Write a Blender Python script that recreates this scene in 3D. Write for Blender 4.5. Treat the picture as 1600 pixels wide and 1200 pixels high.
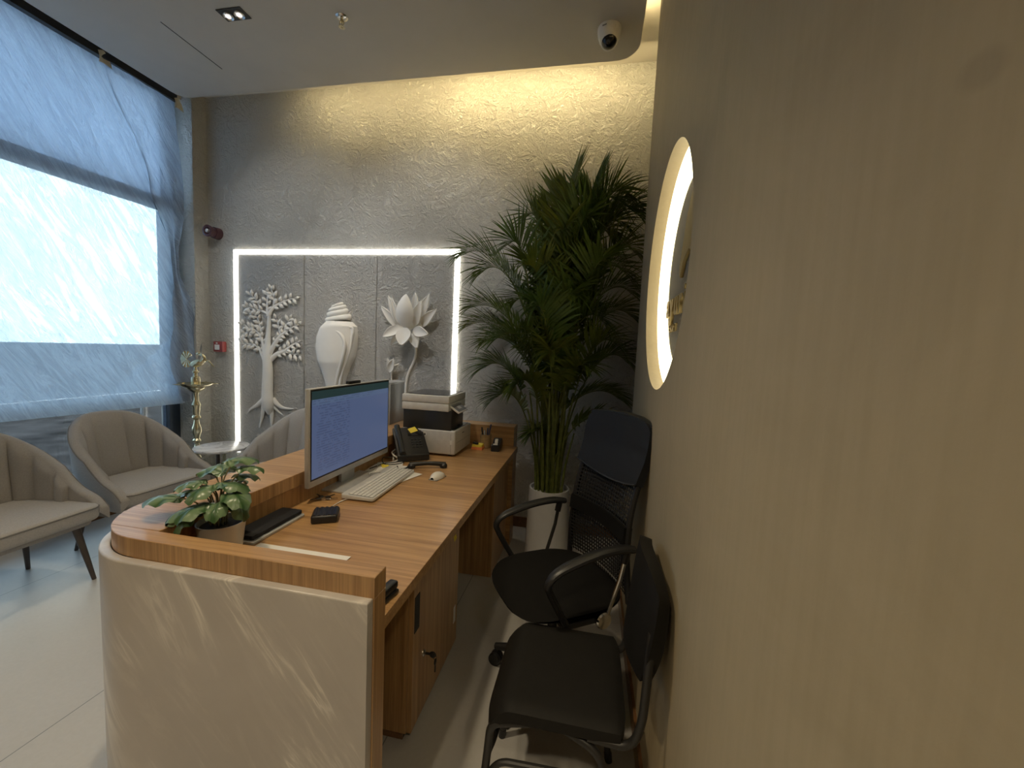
import bpy, bmesh, math, random
from mathutils import Vector, Matrix, noise
random.seed(11)
S = bpy.context.scene
COL = S.collection
for o in list(bpy.data.objects): bpy.data.objects.remove(o)
PI = math.pi

# ------------------------------------------------------------------ camera
cam_data = bpy.data.cameras.new('camera'); cam = bpy.data.objects.new('camera', cam_data); COL.objects.link(cam)
cam_data.sensor_width = 36.0; cam_data.lens = 642.674/1600*36.0; cam_data.clip_start = 0.02
R_ = Vector((0.98085406, 0.18963063, 0.04433449)); U_ = Vector((-0.05935042, 0.07425149, 0.99547187)); F_ = Vector((-0.18548005, 0.97904389, -0.08408453))
M = Matrix((R_, U_, -F_)).transposed().to_4x4(); M.translation = Vector((0, 0, 1.45))
cam.matrix_world = M
S.camera = cam

# ------------------------------------------------------------------ world, exposure
w = bpy.data.worlds.new('daylight'); S.world = w; w.use_nodes = True
# hazy blue sky with a broad soft glow where the sun stands behind the haze
nt_ = w.node_tree; bg = nt_.nodes['Background']
g_ = nt_.nodes.new('ShaderNodeNewGeometry'); dp = nt_.nodes.new('ShaderNodeVectorMath'); dp.operation = 'DOT_PRODUCT'
nt_.links.new(g_.outputs['Incoming'], dp.inputs[0]); dp.inputs[1].default_value = (0.827, -0.545, -0.135)
rp = nt_.nodes.new('ShaderNodeValToRGB'); nt_.links.new(dp.outputs['Value'], rp.inputs['Fac'])
el = rp.color_ramp.elements; el[0].position = 0.50; el[0].color = (0.20, 0.285, 0.40, 1); el[1].position = 0.988; el[1].color = (0.92, 1.0, 1.0, 1)
e_ = el.new(0.955); e_.color = (0.42, 0.62, 0.80, 1); e_ = el.new(0.88); e_.color = (0.23, 0.345, 0.48, 1)
nt_.links.new(rp.outputs['Color'], bg.inputs['Color']); bg.inputs['Strength'].default_value = 13.0
S.view_settings.view_transform = 'Standard'; S.view_settings.look = 'None'; S.view_settings.gamma = 1.0
S.view_settings.use_curve_mapping = False
S.view_settings.exposure = 0.22

# ------------------------------------------------------------------ lights
def area(name, loc, direction, sx, sy, power, color, spread=None):
    l = bpy.data.lights.new(name, 'AREA'); l.shape = 'RECTANGLE'; l.size = sx; l.size_y = sy; l.energy = power; l.color = color
    if spread: l.spread = spread
    o = bpy.data.objects.new(name, l); COL.objects.link(o); o.location = loc
    o.rotation_euler = Vector(direction).to_track_quat('-Z', 'Y').to_euler()
    return o
WARM = (1.0, 0.79, 0.40)
WARM2 = (1.0, 0.82, 0.55)
# daylight portal in the shop window
pl = area('window_portal', (-3.70, 1.72, 1.72), (1, 0, 0), 2.6, 3.3, 1, (1, 1, 1)); pl.data.cycles.is_portal = True
# led strips lying in the ceiling coves (above the edge of the dropped ceiling)
area('cove_led_back', (-1.0, 2.9785, 3.455), (0, 1, -0.7), 2.9, 0.026, 7.0, WARM)
area('cove_led_back_end', (-0.62, 2.9785, 3.457), (0, 1, -0.7), 1.3, 0.02, 3.2, WARM)
area('cove_led_right', (0.172, 1.75, 3.455), (1, 0, 0.35), 2.0, 0.026, 9.0, WARM)
# ceiling downlights, most out of view, plus fill spots added for the back wall
for i, (x, y, e) in enumerate([(-0.6, -1.3, 14), (-2.4, -1.3, 14), (0.9, -1.2, 9), (-0.95, 0.85, 15), (-2.25, 2.288, 8), (-2.55, 1.65, 7), (-1.35, 1.65, 9)]):
    l = bpy.data.lights.new('room_and_fill_spot', 'SPOT'); l.energy = e*5.5; l.color = (0.97, 0.97, 0.95) if y == 1.65 else WARM2; l.spot_size = 2.2 if y < 0 else (1.3 if y == 1.65 else 1.5); l.spot_blend = 0.8; l.shadow_soft_size = 0.06
    o = bpy.data.objects.new('room_and_fill_spot', l); COL.objects.link(o); o.location = (x, y, 3.36)
    if y == 1.65: o.rotation_euler = Vector((0.0, 0.74, -0.67)).to_track_quat('-Z', 'Y').to_euler()      # added unseen fill, aimed to brighten the feature wall

# ------------------------------------------------------------------ materials
def new_mat(name):
    m = bpy.data.materials.new(name); m.use_nodes = True
    nt = m.node_tree; b = nt.nodes['Principled BSDF']
    return m, nt, b
def coords(nt, scale=(1, 1, 1), kind='Object', rot=(0, 0, 0)):
    tc = nt.nodes.new('ShaderNodeTexCoord'); mp = nt.nodes.new('ShaderNodeMapping')
    mp.inputs['Scale'].default_value = scale; mp.inputs['Rotation'].default_value = rot
    if kind == 'World':
        g = nt.nodes.new('ShaderNodeNewGeometry'); nt.links.new(g.outputs['Position'], mp.inputs['Vector'])
    else:
        nt.links.new(tc.outputs[kind], mp.inputs['Vector'])
    return mp.outputs['Vector']
def noise_tex(nt, vec, scale, detail=4, rough=0.55, dist=0.0):
    n = nt.nodes.new('ShaderNodeTexNoise'); n.inputs['Scale'].default_value = scale; n.inputs['Detail'].default_value = detail
    n.inputs['Roughness'].default_value = rough; n.inputs['Distortion'].default_value = dist
    nt.links.new(vec, n.inputs['Vector']); return n.outputs['Fac']
def ramp(nt, fac, stops):
    r = nt.nodes.new('ShaderNodeValToRGB'); nt.links.new(fac, r.inputs['Fac'])
    el = r.color_ramp.elements
    while len(el) < len(stops): el.new(0.5)
    for e, (p, c) in zip(el, stops): e.position = p; e.color = (*c, 1) if len(c) == 3 else c
    return r.outputs['Color']
def math_n(nt, op, a, b=None, c=None):
    n = nt.nodes.new('ShaderNodeMath'); n.operation = op
    for i, v in enumerate((a, b, c)):
        if v is None: continue
        if isinstance(v, (int, float)): n.inputs[i].default_value = v
        else: nt.links.new(v, n.inputs[i])
    return n.outputs[0]
def mixc(nt, fac, a, b):
    n = nt.nodes.new('ShaderNodeMix'); n.data_type = 'RGBA'
    for sock, v in ((n.inputs[0], fac), (n.inputs[6], a), (n.inputs[7], b)):
        if isinstance(v, (int, float)): sock.default_value = v
        elif isinstance(v, tuple): sock.default_value = (*v, 1)
        else: nt.links.new(v, sock)
    return n.outputs[2]
def bump(nt, b, h, strength, dist):
    n = nt.nodes.new('ShaderNodeBump'); n.inputs['Strength'].default_value = strength; n.inputs['Distance'].default_value = dist
    nt.links.new(h, n.inputs['Height']); nt.links.new(n.outputs['Normal'], b.inputs['Normal'])
def plain(name, col, rough=0.5, metal=0.0, var=0.06, nscale=30, bmp=0.0, bscale=200, coat=0.0, spec=None):
    """a colour with a slight procedural mottle, optional fine bump"""
    m, nt, b = new_mat(name)
    v = coords(nt); f = noise_tex(nt, v, nscale, 3)
    lo = tuple(c*(1-var) for c in col); hi = tuple(min(1, c*(1+var)) for c in col)
    nt.links.new(ramp(nt, f, [(0.3, lo), (0.7, hi)]), b.inputs['Base Color'])
    b.inputs['Roughness'].default_value = rough; b.inputs['Metallic'].default_value = metal
    b.inputs['Coat Weight'].default_value = coat
    if spec is not None: b.inputs['Specular IOR Level'].default_value = spec
    if bmp: bump(nt, b, noise_tex(nt, v, bscale, 3), bmp, 0.002)
    return m
def emit(name, col, strength):
    m, nt, b = new_mat(name)
    b.inputs['Base Color'].default_value = (0.8, 0.8, 0.8, 1)
    b.inputs['Emission Color'].default_value = (*col, 1); b.inputs['Emission Strength'].default_value = strength
    return m
def wood(name, axis, light=(0.57, 0.345, 0.155), dark=(0.36, 0.195, 0.080), rough=0.33):
    m, nt, b = new_mat(name)
    sc = [55.0, 55.0, 55.0]; sc[axis] = 1.3
    f1 = noise_tex(nt, coords(nt, tuple(sc), 'World'), 1.0, 5, 0.6, 0.25)
    sc2 = [240.0]*3; sc2[axis] = 5.0
    f2 = noise_tex(nt, coords(nt, tuple(sc2), 'World'), 1.0, 3)
    sc3 = [9.0]*3; sc3[axis] = 0.5
    f3 = noise_tex(nt, coords(nt, tuple(sc3), 'World'), 1.0, 3)
    c1 = ramp(nt, f1, [(0.30, dark), (0.62, light)])
    c2 = ramp(nt, f2, [(0.35, (0.72, 0.70, 0.66)), (0.6, (1, 1, 1))])
    c3 = ramp(nt, f3, [(0.3, (0.84, 0.82, 0.80)), (0.7, (1.06, 1.05, 1.04))])
    mm = nt.nodes.new('ShaderNodeMix'); mm.data_type = 'RGBA'; mm.blend_type = 'MULTIPLY'; mm.inputs[0].default_value = 0.8
    nt.links.new(c1, mm.inputs[6]); nt.links.new(c2, mm.inputs[7])
    m2 = nt.nodes.new('ShaderNodeMix'); m2.data_type = 'RGBA'; m2.blend_type = 'MULTIPLY'; m2.inputs[0].default_value = 0.9
    nt.links.new(mm.outputs[2], m2.inputs[6]); nt.links.new(c3, m2.inputs[7])
    nt.links.new(m2.outputs[2], b.inputs['Base Color']); b.inputs['Roughness'].default_value = rough
    bump(nt, b, f2, 0.08, 0.001); b.inputs['Coat Weight'].default_value = 0.25; b.inputs['Coat Roughness'].default_value = 0.22
    return m

MT = {}
MT['wood_x'] = wood('oak_laminate_cross', 0)
MT['wood_y'] = wood('oak_laminate_length', 1)
MT['wood_z'] = wood('oak_laminate_upright', 2)
MT['wood_dark'] = wood('skirting_wood', 1, (0.26, 0.13, 0.055), (0.17, 0.085, 0.035))
# trowelled plaster of the feature wall
def rough_plaster(name, col, strength=0.9, scale=1.0):
    m, nt, b = new_mat(name)
    v = coords(nt, (1, 1, 1), 'World')
    a = noise_tex(nt, v, 7*scale, 6, 0.62, 1.6)
    c = noise_tex(nt, v, 26*scale, 5, 0.65, 0.8)
    d = noise_tex(nt, v, 120*scale, 2)
    ridge = math_n(nt, 'ABSOLUTE', math_n(nt, 'SUBTRACT', a, 0.5))
    ridge = math_n(nt, 'SMOOTH_MIN', math_n(nt, 'MULTIPLY', ridge, 6.0), 0.75, 0.3)
    ridge2 = math_n(nt, 'SMOOTH_MIN', math_n(nt, 'MULTIPLY', math_n(nt, 'ABSOLUTE', math_n(nt, 'SUBTRACT', c, 0.5)), 5.0), 0.6, 0.3)
    h = math_n(nt, 'ADD', ridge, math_n(nt, 'MULTIPLY', ridge2, 0.75))
    h = math_n(nt, 'ADD', h, math_n(nt, 'MULTIPLY', d, 0.18))
    bump(nt, b, h, strength, 0.026)
    f = noise_tex(nt, v, 2.2, 3)
    nt.links.new(ramp(nt, f, [(0.3, tuple(x*0.93 for x in col)), (0.7, col)]), b.inputs['Base Color'])
    b.inputs['Roughness'].default_value = 0.85; b.inputs['Specular IOR Level'].default_value = 0.25
    return m
MT['plaster_rough'] = rough_plaster('trowelled_plaster', (0.80, 0.77, 0.70), 0.9)
MT['plaster_panel'] = rough_plaster('carved_panel_plaster', (0.76, 0.735, 0.69), 0.9, 1.15)
MT['plaster_niche'] = rough_plaster('niche_plaster', (0.86, 0.82, 0.70), 0.9, 3.5)
def limewash():
    m, nt, b = new_mat('limewash')
    v = coords(nt, (1, 1, 1), 'World')
    a = noise_tex(nt, v, 3.0, 6, 0.65, 0.9)
    s = noise_tex(nt, coords(nt, (70, 70, 3.0), 'World'), 1.0, 3)
    c = mixc(nt, 0.25, ramp(nt, a, [(0.3, (0.39, 0.32, 0.20)), (0.7, (0.46, 0.38, 0.245))]), ramp(nt, s, [(0.35, (0.39, 0.325, 0.205)), (0.65, (0.47, 0.39, 0.255))]))
    nt.links.new(c, b.inputs['Base Color']); b.inputs['Roughness'].default_value = 0.62
    bump(nt, b, math_n(nt, 'ADD', noise_tex(nt, v, 45, 5, 0.6), math_n(nt, 'MULTIPLY', s, 0.5)), 0.12, 0.003)
    # a grey smudge on the plaster near the top
    g = nt.nodes.new('ShaderNodeNewGeometry'); d = nt.nodes.new('ShaderNodeVectorMath'); d.operation = 'DISTANCE'
    nt.links.new(g.outputs['Position'], d.inputs[0]); d.inputs[1].default_value = SMUDGE
    sm = ramp(nt, math_n(nt, 'DIVIDE', d.outputs['Value'], 0.022), [(0.55, (1, 1, 1)), (1.0, (0, 0, 0))])
    cc = mixc(nt, math_n(nt, 'MULTIPLY', sm, 0.22), c, (0.22, 0.18, 0.12))
    nt.links.new(cc, b.inputs['Base Color'])
    return m
SMUDGE = (0.342, 0.481, 1.729)
MT['limewash'] = limewash()
MT['ceiling_paint'] = plain('ceiling_paint', (0.50, 0.475, 0.43), 0.8, var=0.03, nscale=4)
MT['ceiling_white'] = plain('cove_paint', (0.62, 0.58, 0.50), 0.8, var=0.03, nscale=4)
MT['relief'] = plain('cast_relief_plaster', (0.84, 0.815, 0.765), 0.7, var=0.03, nscale=8, bmp=0.1, bscale=160)
def floor_mat():
    m, nt, b = new_mat('floor_tiles')
    v = coords(nt, (1, 1, 1), 'World')
    sep = nt.nodes.new('ShaderNodeSeparateXYZ'); nt.links.new(v, sep.inputs[0])
    fx = math_n(nt, 'ABSOLUTE', math_n(nt, 'SUBTRACT', math_n(nt, 'FRACT', math_n(nt, 'DIVIDE', math_n(nt, 'ADD', sep.outputs[0], 1.86+6.0+0.6), 1.2)), 0.5))
    fy = math_n(nt, 'ABSOLUTE', math_n(nt, 'SUBTRACT', math_n(nt, 'FRACT', math_n(nt, 'DIVIDE', math_n(nt, 'ADD', sep.outputs[1], 12.0+0.35), 2.4)), 0.5))
    gx = math_n(nt, 'LESS_THAN', fx, 0.0017); gy = math_n(nt, 'LESS_THAN', fy, 0.0009)
    g = math_n(nt, 'MAXIMUM', gx, gy)
    n = noise_tex(nt, v, 2.5, 6, 0.6); n2 = noise_tex(nt, v, 60, 3)
    c = mixc(nt, 0.3, ramp(nt, n, [(0.3, (0.44, 0.43, 0.41)), (0.7, (0.50, 0.485, 0.465))]), ramp(nt, n2, [(0.3, (0.43, 0.42, 0.40)), (0.7, (0.51, 0.495, 0.475))]))
    nt.links.new(mixc(nt, g, c, (0.20, 0.20, 0.20)), b.inputs['Base Color'])
    b.inputs['Roughness'].default_value = 0.48
    return m
MT['floor'] = floor_mat()
def stone():
    m, nt, b = new_mat('grey_marble')
    v = coords(nt, (1, 1, 1), 'World')
    base = ramp(nt, noise_tex(nt, v, 2.2, 5, 0.6, 0.6), [(0.3, (0.43, 0.395, 0.365)), (0.7, (0.50, 0.462, 0.43))])
    # veins run down from left to right
    sp = nt.nodes.new('ShaderNodeSeparateXYZ'); nt.links.new(v, sp.inputs[0])
    xx = math_n(nt, 'SUBTRACT', sp.outputs[0], math_n(nt, 'MULTIPLY', sp.outputs[1], 0.7))
    cb = nt.nodes.new('ShaderNodeCombineXYZ')
    nt.links.new(math_n(nt, 'ADD', math_n(nt, 'MULTIPLY', xx, 2.2), math_n(nt, 'MULTIPLY', sp.outputs[2], 1.9)), cb.inputs[0])
    nt.links.new(math_n(nt, 'SUBTRACT', math_n(nt, 'MULTIPLY', xx, 0.36), math_n(nt, 'MULTIPLY', sp.outputs[2], 0.42)), cb.inputs[1])
    vv = cb.outputs[0]
    a = noise_tex(nt, vv, 1.35, 6, 0.62, 1.1)
    vein = ramp(nt, math_n(nt, 'ABSOLUTE', math_n(nt, 'SUBTRACT', a, 0.5)), [(0.0, (1, 1, 1)), (0.014, (0.55, 0.55, 0.55)), (0.035, (0.18, 0.18, 0.18)), (0.10, (0, 0, 0))])
    msk = ramp(nt, noise_tex(nt, v, 1.9, 3), [(0.40, (0, 0, 0)), (0.58, (1, 1, 1))])
    f = math_n(nt, 'MULTIPLY', math_n(nt, 'MULTIPLY', vein, msk), 0.95)
    cl = ramp(nt, noise_tex(nt, vv, 2.6, 6, 0.7, 0.5), [(0.52, (0, 0, 0)), (0.75, (0.35, 0.35, 0.35))])
    c = mixc(nt, math_n(nt, 'MAXIMUM', f, cl), base, (0.78, 0.735, 0.67))
    nt.links.new(c, b.inputs['Base Color']); b.inputs['Roughness'].default_value = 0.33
    return m
MT['stone'] = stone()
def white_marble():
    m, nt, b = new_mat('white_marble')
    v = coords(nt); a = noise_tex(nt, v, 5, 6, 0.6, 1.0)
    vein = ramp(nt, math_n(nt, 'ABSOLUTE', math_n(nt, 'SUBTRACT', a, 0.5)), [(0.0, (0.55, 0.55, 0.56)), (0.05, (0.80, 0.80, 0.81))])
    nt.links.new(vein, b.inputs['Base Color']); b.inputs['Roughness'].default_value = 0.2
    return m
MT['white_marble'] = white_marble()
MT['frame_metal'] = plain('window_frame_paint', (0.045, 0.06, 0.085), 0.45)
MT['black_track'] = plain('black_track', (0.02, 0.02, 0.022), 0.5)
def glass(name='pane_glass', tint=(0.86, 0.92, 0.95)):
    m, nt, b = new_mat(name)
    out = nt.nodes['Material Output']; nt.nodes.remove(b)
    t = nt.nodes.new('ShaderNodeBsdfTransparent'); t.inputs['Color'].default_value = (*tint, 1)
    g = nt.nodes.new('ShaderNodeBsdfGlossy'); g.inputs['Roughness'].default_value = 0.02
    fr = nt.nodes.new('ShaderNodeFresnel'); fr.inputs['IOR'].default_value = 1.45
    mx = nt.nodes.new('ShaderNodeMixShader'); nt.links.new(fr.outputs[0], mx.inputs[0]); nt.links.new(t.outputs[0], mx.inputs[1]); nt.links.new(g.outputs[0], mx.inputs[2])
    nt.links.new(mx.outputs[0], out.inputs['Surface']); return m
MT['glass'] = glass()
MT['daylight_cut_glass'] = glass('daylight_cut_glass', (0.60, 0.60, 0.58))
def diffuser():
    m, nt, b = new_mat('diffuser_glass')
    out = nt.nodes['Material Output']; nt.nodes.remove(b)
    t = nt.nodes.new('ShaderNodeBsdfTranslucent'); t.inputs['Color'].default_value = (0.72, 0.78, 0.84, 1)
    g = nt.nodes.new('ShaderNodeBsdfGlossy'); g.inputs['Roughness'].default_value = 0.2
    mx = nt.nodes.new('ShaderNodeMixShader'); mx.inputs[0].default_value = 0.08; nt.links.new(t.outputs[0], mx.inputs[1]); nt.links.new(g.outputs[0], mx.inputs[2])
    nt.links.new(mx.outputs[0], out.inputs['Surface']); return m
MT['diffuser'] = diffuser()
def film(name, transp):
    m, nt, b = new_mat(name)
    out = nt.nodes['Material Output']; nt.nodes.remove(b)
    v = coords(nt, (1, 1, 1), 'World')
    # creases running down from the upper corner, fine crumple between them
    sp = nt.nodes.new('ShaderNodeSeparateXYZ'); nt.links.new(v, sp.inputs[0])
    ac = math_n(nt, 'ADD', math_n(nt, 'MULTIPLY', sp.outputs[1], 0.86), math_n(nt, 'MULTIPLY', sp.outputs[2], 0.50))
    al = math_n(nt, 'SUBTRACT', math_n(nt, 'MULTIPLY', sp.outputs[1], 0.50), math_n(nt, 'MULTIPLY', sp.outputs[2], 0.86))
    cb = nt.nodes.new('ShaderNodeCombineXYZ'); nt.links.new(math_n(nt, 'MULTIPLY', ac, 15.0), cb.inputs[0]); nt.links.new(math_n(nt, 'MULTIPLY', al, 2.2), cb.inputs[1])
    wr = noise_tex(nt, cb.outputs[0], 1.0, 6, 0.66, 0.9)
    wr2 = noise_tex(nt, v, 22, 5, 0.6, 1.2)
    crease = math_n(nt, 'SUBTRACT', 1.0, math_n(nt, 'MINIMUM', math_n(nt, 'MULTIPLY', math_n(nt, 'ABSOLUTE', math_n(nt, 'SUBTRACT', wr, 0.5)), 9.0), 1.0))
    bn = nt.nodes.new('ShaderNodeBump'); bn.inputs['Strength'].default_value = 0.9; bn.inputs['Distance'].default_value = 0.02
    nt.links.new(math_n(nt, 'ADD', math_n(nt, 'ADD', wr, math_n(nt, 'MULTIPLY', crease, 0.35)), math_n(nt, 'MULTIPLY', wr2, 0.35)), bn.inputs['Height'])
    t = nt.nodes.new('ShaderNodeBsdfTransparent'); t.inputs['Color'].default_value = (0.88, 0.94, 1.0, 1)
    tl = nt.nodes.new('ShaderNodeBsdfTranslucent'); nt.links.new(ramp(nt, math_n(nt, 'ADD', math_n(nt, 'MULTIPLY', crease, 0.6), math_n(nt, 'MULTIPLY', wr2, 0.5)), [(0.15, (0.255, 0.28, 0.305)), (0.85, (0.355, 0.385, 0.41))]), tl.inputs['Color']); nt.links.new(bn.outputs[0], tl.inputs['Normal'])
    df = nt.nodes.new('ShaderNodeBsdfDiffuse'); df.inputs['Color'].default_value = (0.55, 0.58, 0.62, 1); nt.links.new(bn.outputs[0], df.inputs['Normal'])
    gl = nt.nodes.new('ShaderNodeBsdfGlossy'); gl.inputs['Roughness'].default_value = 0.25; nt.links.new(bn.outputs[0], gl.inputs['Normal'])
    m1 = nt.nodes.new('ShaderNodeMixShader'); m1.inputs[0].default_value = 0.30; nt.links.new(tl.outputs[0], m1.inputs[1]); nt.links.new(df.outputs[0], m1.inputs[2])
    m2 = nt.nodes.new('ShaderNodeMixShader'); m2.inputs[0].default_value = 0.05; nt.links.new(m1.outputs[0], m2.inputs[1]); nt.links.new(gl.outputs[0], m2.inputs[2])
    fac = math_n(nt, 'ADD', transp-0.075, math_n(nt, 'MULTIPLY', math_n(nt, 'SUBTRACT', math_n(nt, 'ADD', wr, math_n(nt, 'MULTIPLY', wr2, 0.4)), math_n(nt, 'MULTIPLY', crease, 0.30)), 0.16))
    m3 = nt.nodes.new('ShaderNodeMixShader'); nt.links.new(fac, m3.inputs[0]); nt.links.new(m2.outputs[0], m3.inputs[1]); nt.links.new(t.outputs[0], m3.inputs[2])
    nt.links.new(m3.outputs[0], out.inputs['Surface']); return m
MT['film'] = film('plastic_film', 0.072)
MT['film2'] = film('plastic_film_fold', 0.10)
MT['tape'] = plain('masking_tape', (0.62, 0.56, 0.42), 0.6)
MT['outdoor_ground'] = plain('outdoor_paving', (0.060, 0.050, 0.044), 0.95, var=0.7, nscale=2, spec=0.02)  # paving colour darkened to stand in for shade outdoors
MT['outdoor_soffit'] = plain('outdoor_soffit', (0.45, 0.47, 0.50), 0.8)
MT['led_white'] = emit('led_frame_glow', (1.0, 0.97, 0.86), 3.0)
MT['led_warm'] = emit('led_ring_glow', (1.0, 0.88, 0.58), 3.0)
MT['gold'] = plain('brushed_gold_letter', (0.42, 0.33, 0.16), 0.35, 0.85)
MT['brass'] = plain('polished_brass', (0.78, 0.69, 0.46), 0.24, 1.0)
MT['chrome'] = plain('chrome', (0.75, 0.74, 0.72), 0.12, 1.0)
MT['silver'] = plain('silver_plastic', (0.52, 0.53, 0.54), 0.35, 0.3)
MT['light_plastic'] = plain('light_grey_plastic', (0.60, 0.59, 0.57), 0.4)
MT['white_plastic'] = plain('white_plastic', (0.74, 0.73, 0.70), 0.4)
MT['grey_plastic'] = plain('mid_grey_plastic', (0.20, 0.205, 0.205), 0.35)
MT['black_plastic'] = plain('black_plastic', (0.018, 0.018, 0.019), 0.38)
MT['smoke_plastic'] = plain('smoked_black_plastic', (0.028, 0.030, 0.032), 0.28)
MT['black_metal'] = plain('black_powder_coat', (0.022, 0.021, 0.020), 0.42)
MT['black_vinyl'] = plain('black_vinyl', (0.013, 0.012, 0.0105), 0.6, bmp=0.15, bscale=500, spec=0.2)
MT['black_leather'] = plain('black_leatherette', (0.018, 0.020, 0.025), 0.6, bmp=0.2, bscale=350, spec=0.25)
MT['black_fabric'] = plain('black_seat_fabric', (0.010, 0.0095, 0.009), 0.95, bmp=0.3, bscale=800, spec=0.15)
MT['dark_glass'] = plain('dark_glass', (0.012, 0.012, 0.014), 0.08)
MT['paper'] = plain('white_paper', (0.80, 0.79, 0.77), 0.8, var=0.02)
MT['cardboard'] = plain('brown_card', (0.36, 0.24, 0.12), 0.8, var=0.15, nscale=60)
MT['yellow_note'] = plain('yellow_note', (0.83, 0.67, 0.08), 0.8, var=0.04)
MT['orange_note'] = plain('orange_note', (0.85, 0.28, 0.10), 0.8, var=0.04)
MT['red_plastic'] = plain('red_plastic', (0.30, 0.055, 0.05), 0.4)
MT['dark_red'] = plain('dark_red_plastic', (0.085, 0.035, 0.04), 0.4)
MT['fabric'] = plain('warm_grey_upholstery', (0.39, 0.375, 0.36), 0.9, var=0.08, nscale=160, bmp=0.35, bscale=600, spec=0.2)
MT['fabric_seat'] = plain('pale_grey_upholstery', (0.46, 0.445, 0.43), 0.9, var=0.08, nscale=160, bmp=0.35, bscale=600, spec=0.2)
MT['piping'] = plain('grey_piping', (0.20, 0.19, 0.18), 0.8)
MT['leg_metal'] = plain('bronze_leg', (0.11, 0.09, 0.08), 0.4, 0.4)
MT['ceramic'] = plain('white_planter', (0.74, 0.74, 0.75), 0.35, var=0.02)
MT['pot'] = plain('pearl_pot', (0.50, 0.48, 0.43), 0.3, 0.2, var=0.03)
MT['soil'] = plain('potting_soil', (0.03, 0.022, 0.015), 0.95, var=0.4, nscale=120, bmp=0.8, bscale=150)
MT['pebble'] = plain('white_pebble', (0.66, 0.64, 0.60), 0.5, var=0.2, nscale=60)
MT['stem_pale'] = plain('pale_stem', (0.30, 0.26, 0.14), 0.55)
def palm_leaf():
    m, nt, b = new_mat('palm_leaf')
    f = noise_tex(nt, coords(nt, (1, 1, 1), 'World'), 9, 3)
    oi = nt.nodes.new('ShaderNodeObjectInfo')
    c = mixc(nt, oi.outputs['Random'], ramp(nt, f, [(0.3, (0.058, 0.112, 0.022)), (0.7, (0.125, 0.20, 0.036))]), ramp(nt, f, [(0.3, (0.095, 0.13, 0.018)), (0.7, (0.22, 0.25, 0.034))]))
    nt.links.new(c, b.inputs['Base Color']); b.inputs['Roughness'].default_value = 0.42
    out = nt.nodes['Material Output']; tl = nt.nodes.new('ShaderNodeBsdfTranslucent'); nt.links.new(c, tl.inputs['Color'])
    mx = nt.nodes.new('ShaderNodeMixShader'); mx.inputs[0].default_value = 0.22; nt.links.new(b.outputs[0], mx.inputs[1]); nt.links.new(tl.outputs[0], mx.inputs[2])
    nt.links.new(mx.outputs[0], out.inputs['Surface']); return m
MT['palm'] = palm_leaf()
MT['cane'] = plain('palm_cane', (0.15, 0.175, 0.04), 0.5, var=0.3, nscale=25)
def peperomia():
    m, nt, b = new_mat('variegated_leaf')
    v = coords(nt); sep = nt.nodes.new('ShaderNodeSeparateXYZ'); nt.links.new(v, sep.inputs[0])
    ang = math_n(nt, 'ARCTAN2', sep.outputs[1], math_n(nt, 'ADD', sep.outputs[0], 0.004))
    st = math_n(nt, 'ABSOLUTE', math_n(nt, 'SINE', math_n(nt, 'MULTIPLY', ang, 3.6)))
    c = ramp(nt, st, [(0.25, (0.040, 0.095, 0.03)), (0.9, (0.15, 0.23, 0.12))])
    nt.links.new(c, b.inputs['Base Color']); b.inputs['Roughness'].default_value = 0.32
    bump(nt, b, st, 0.4, 0.003); return m
MT['leaf'] = peperomia()
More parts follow.
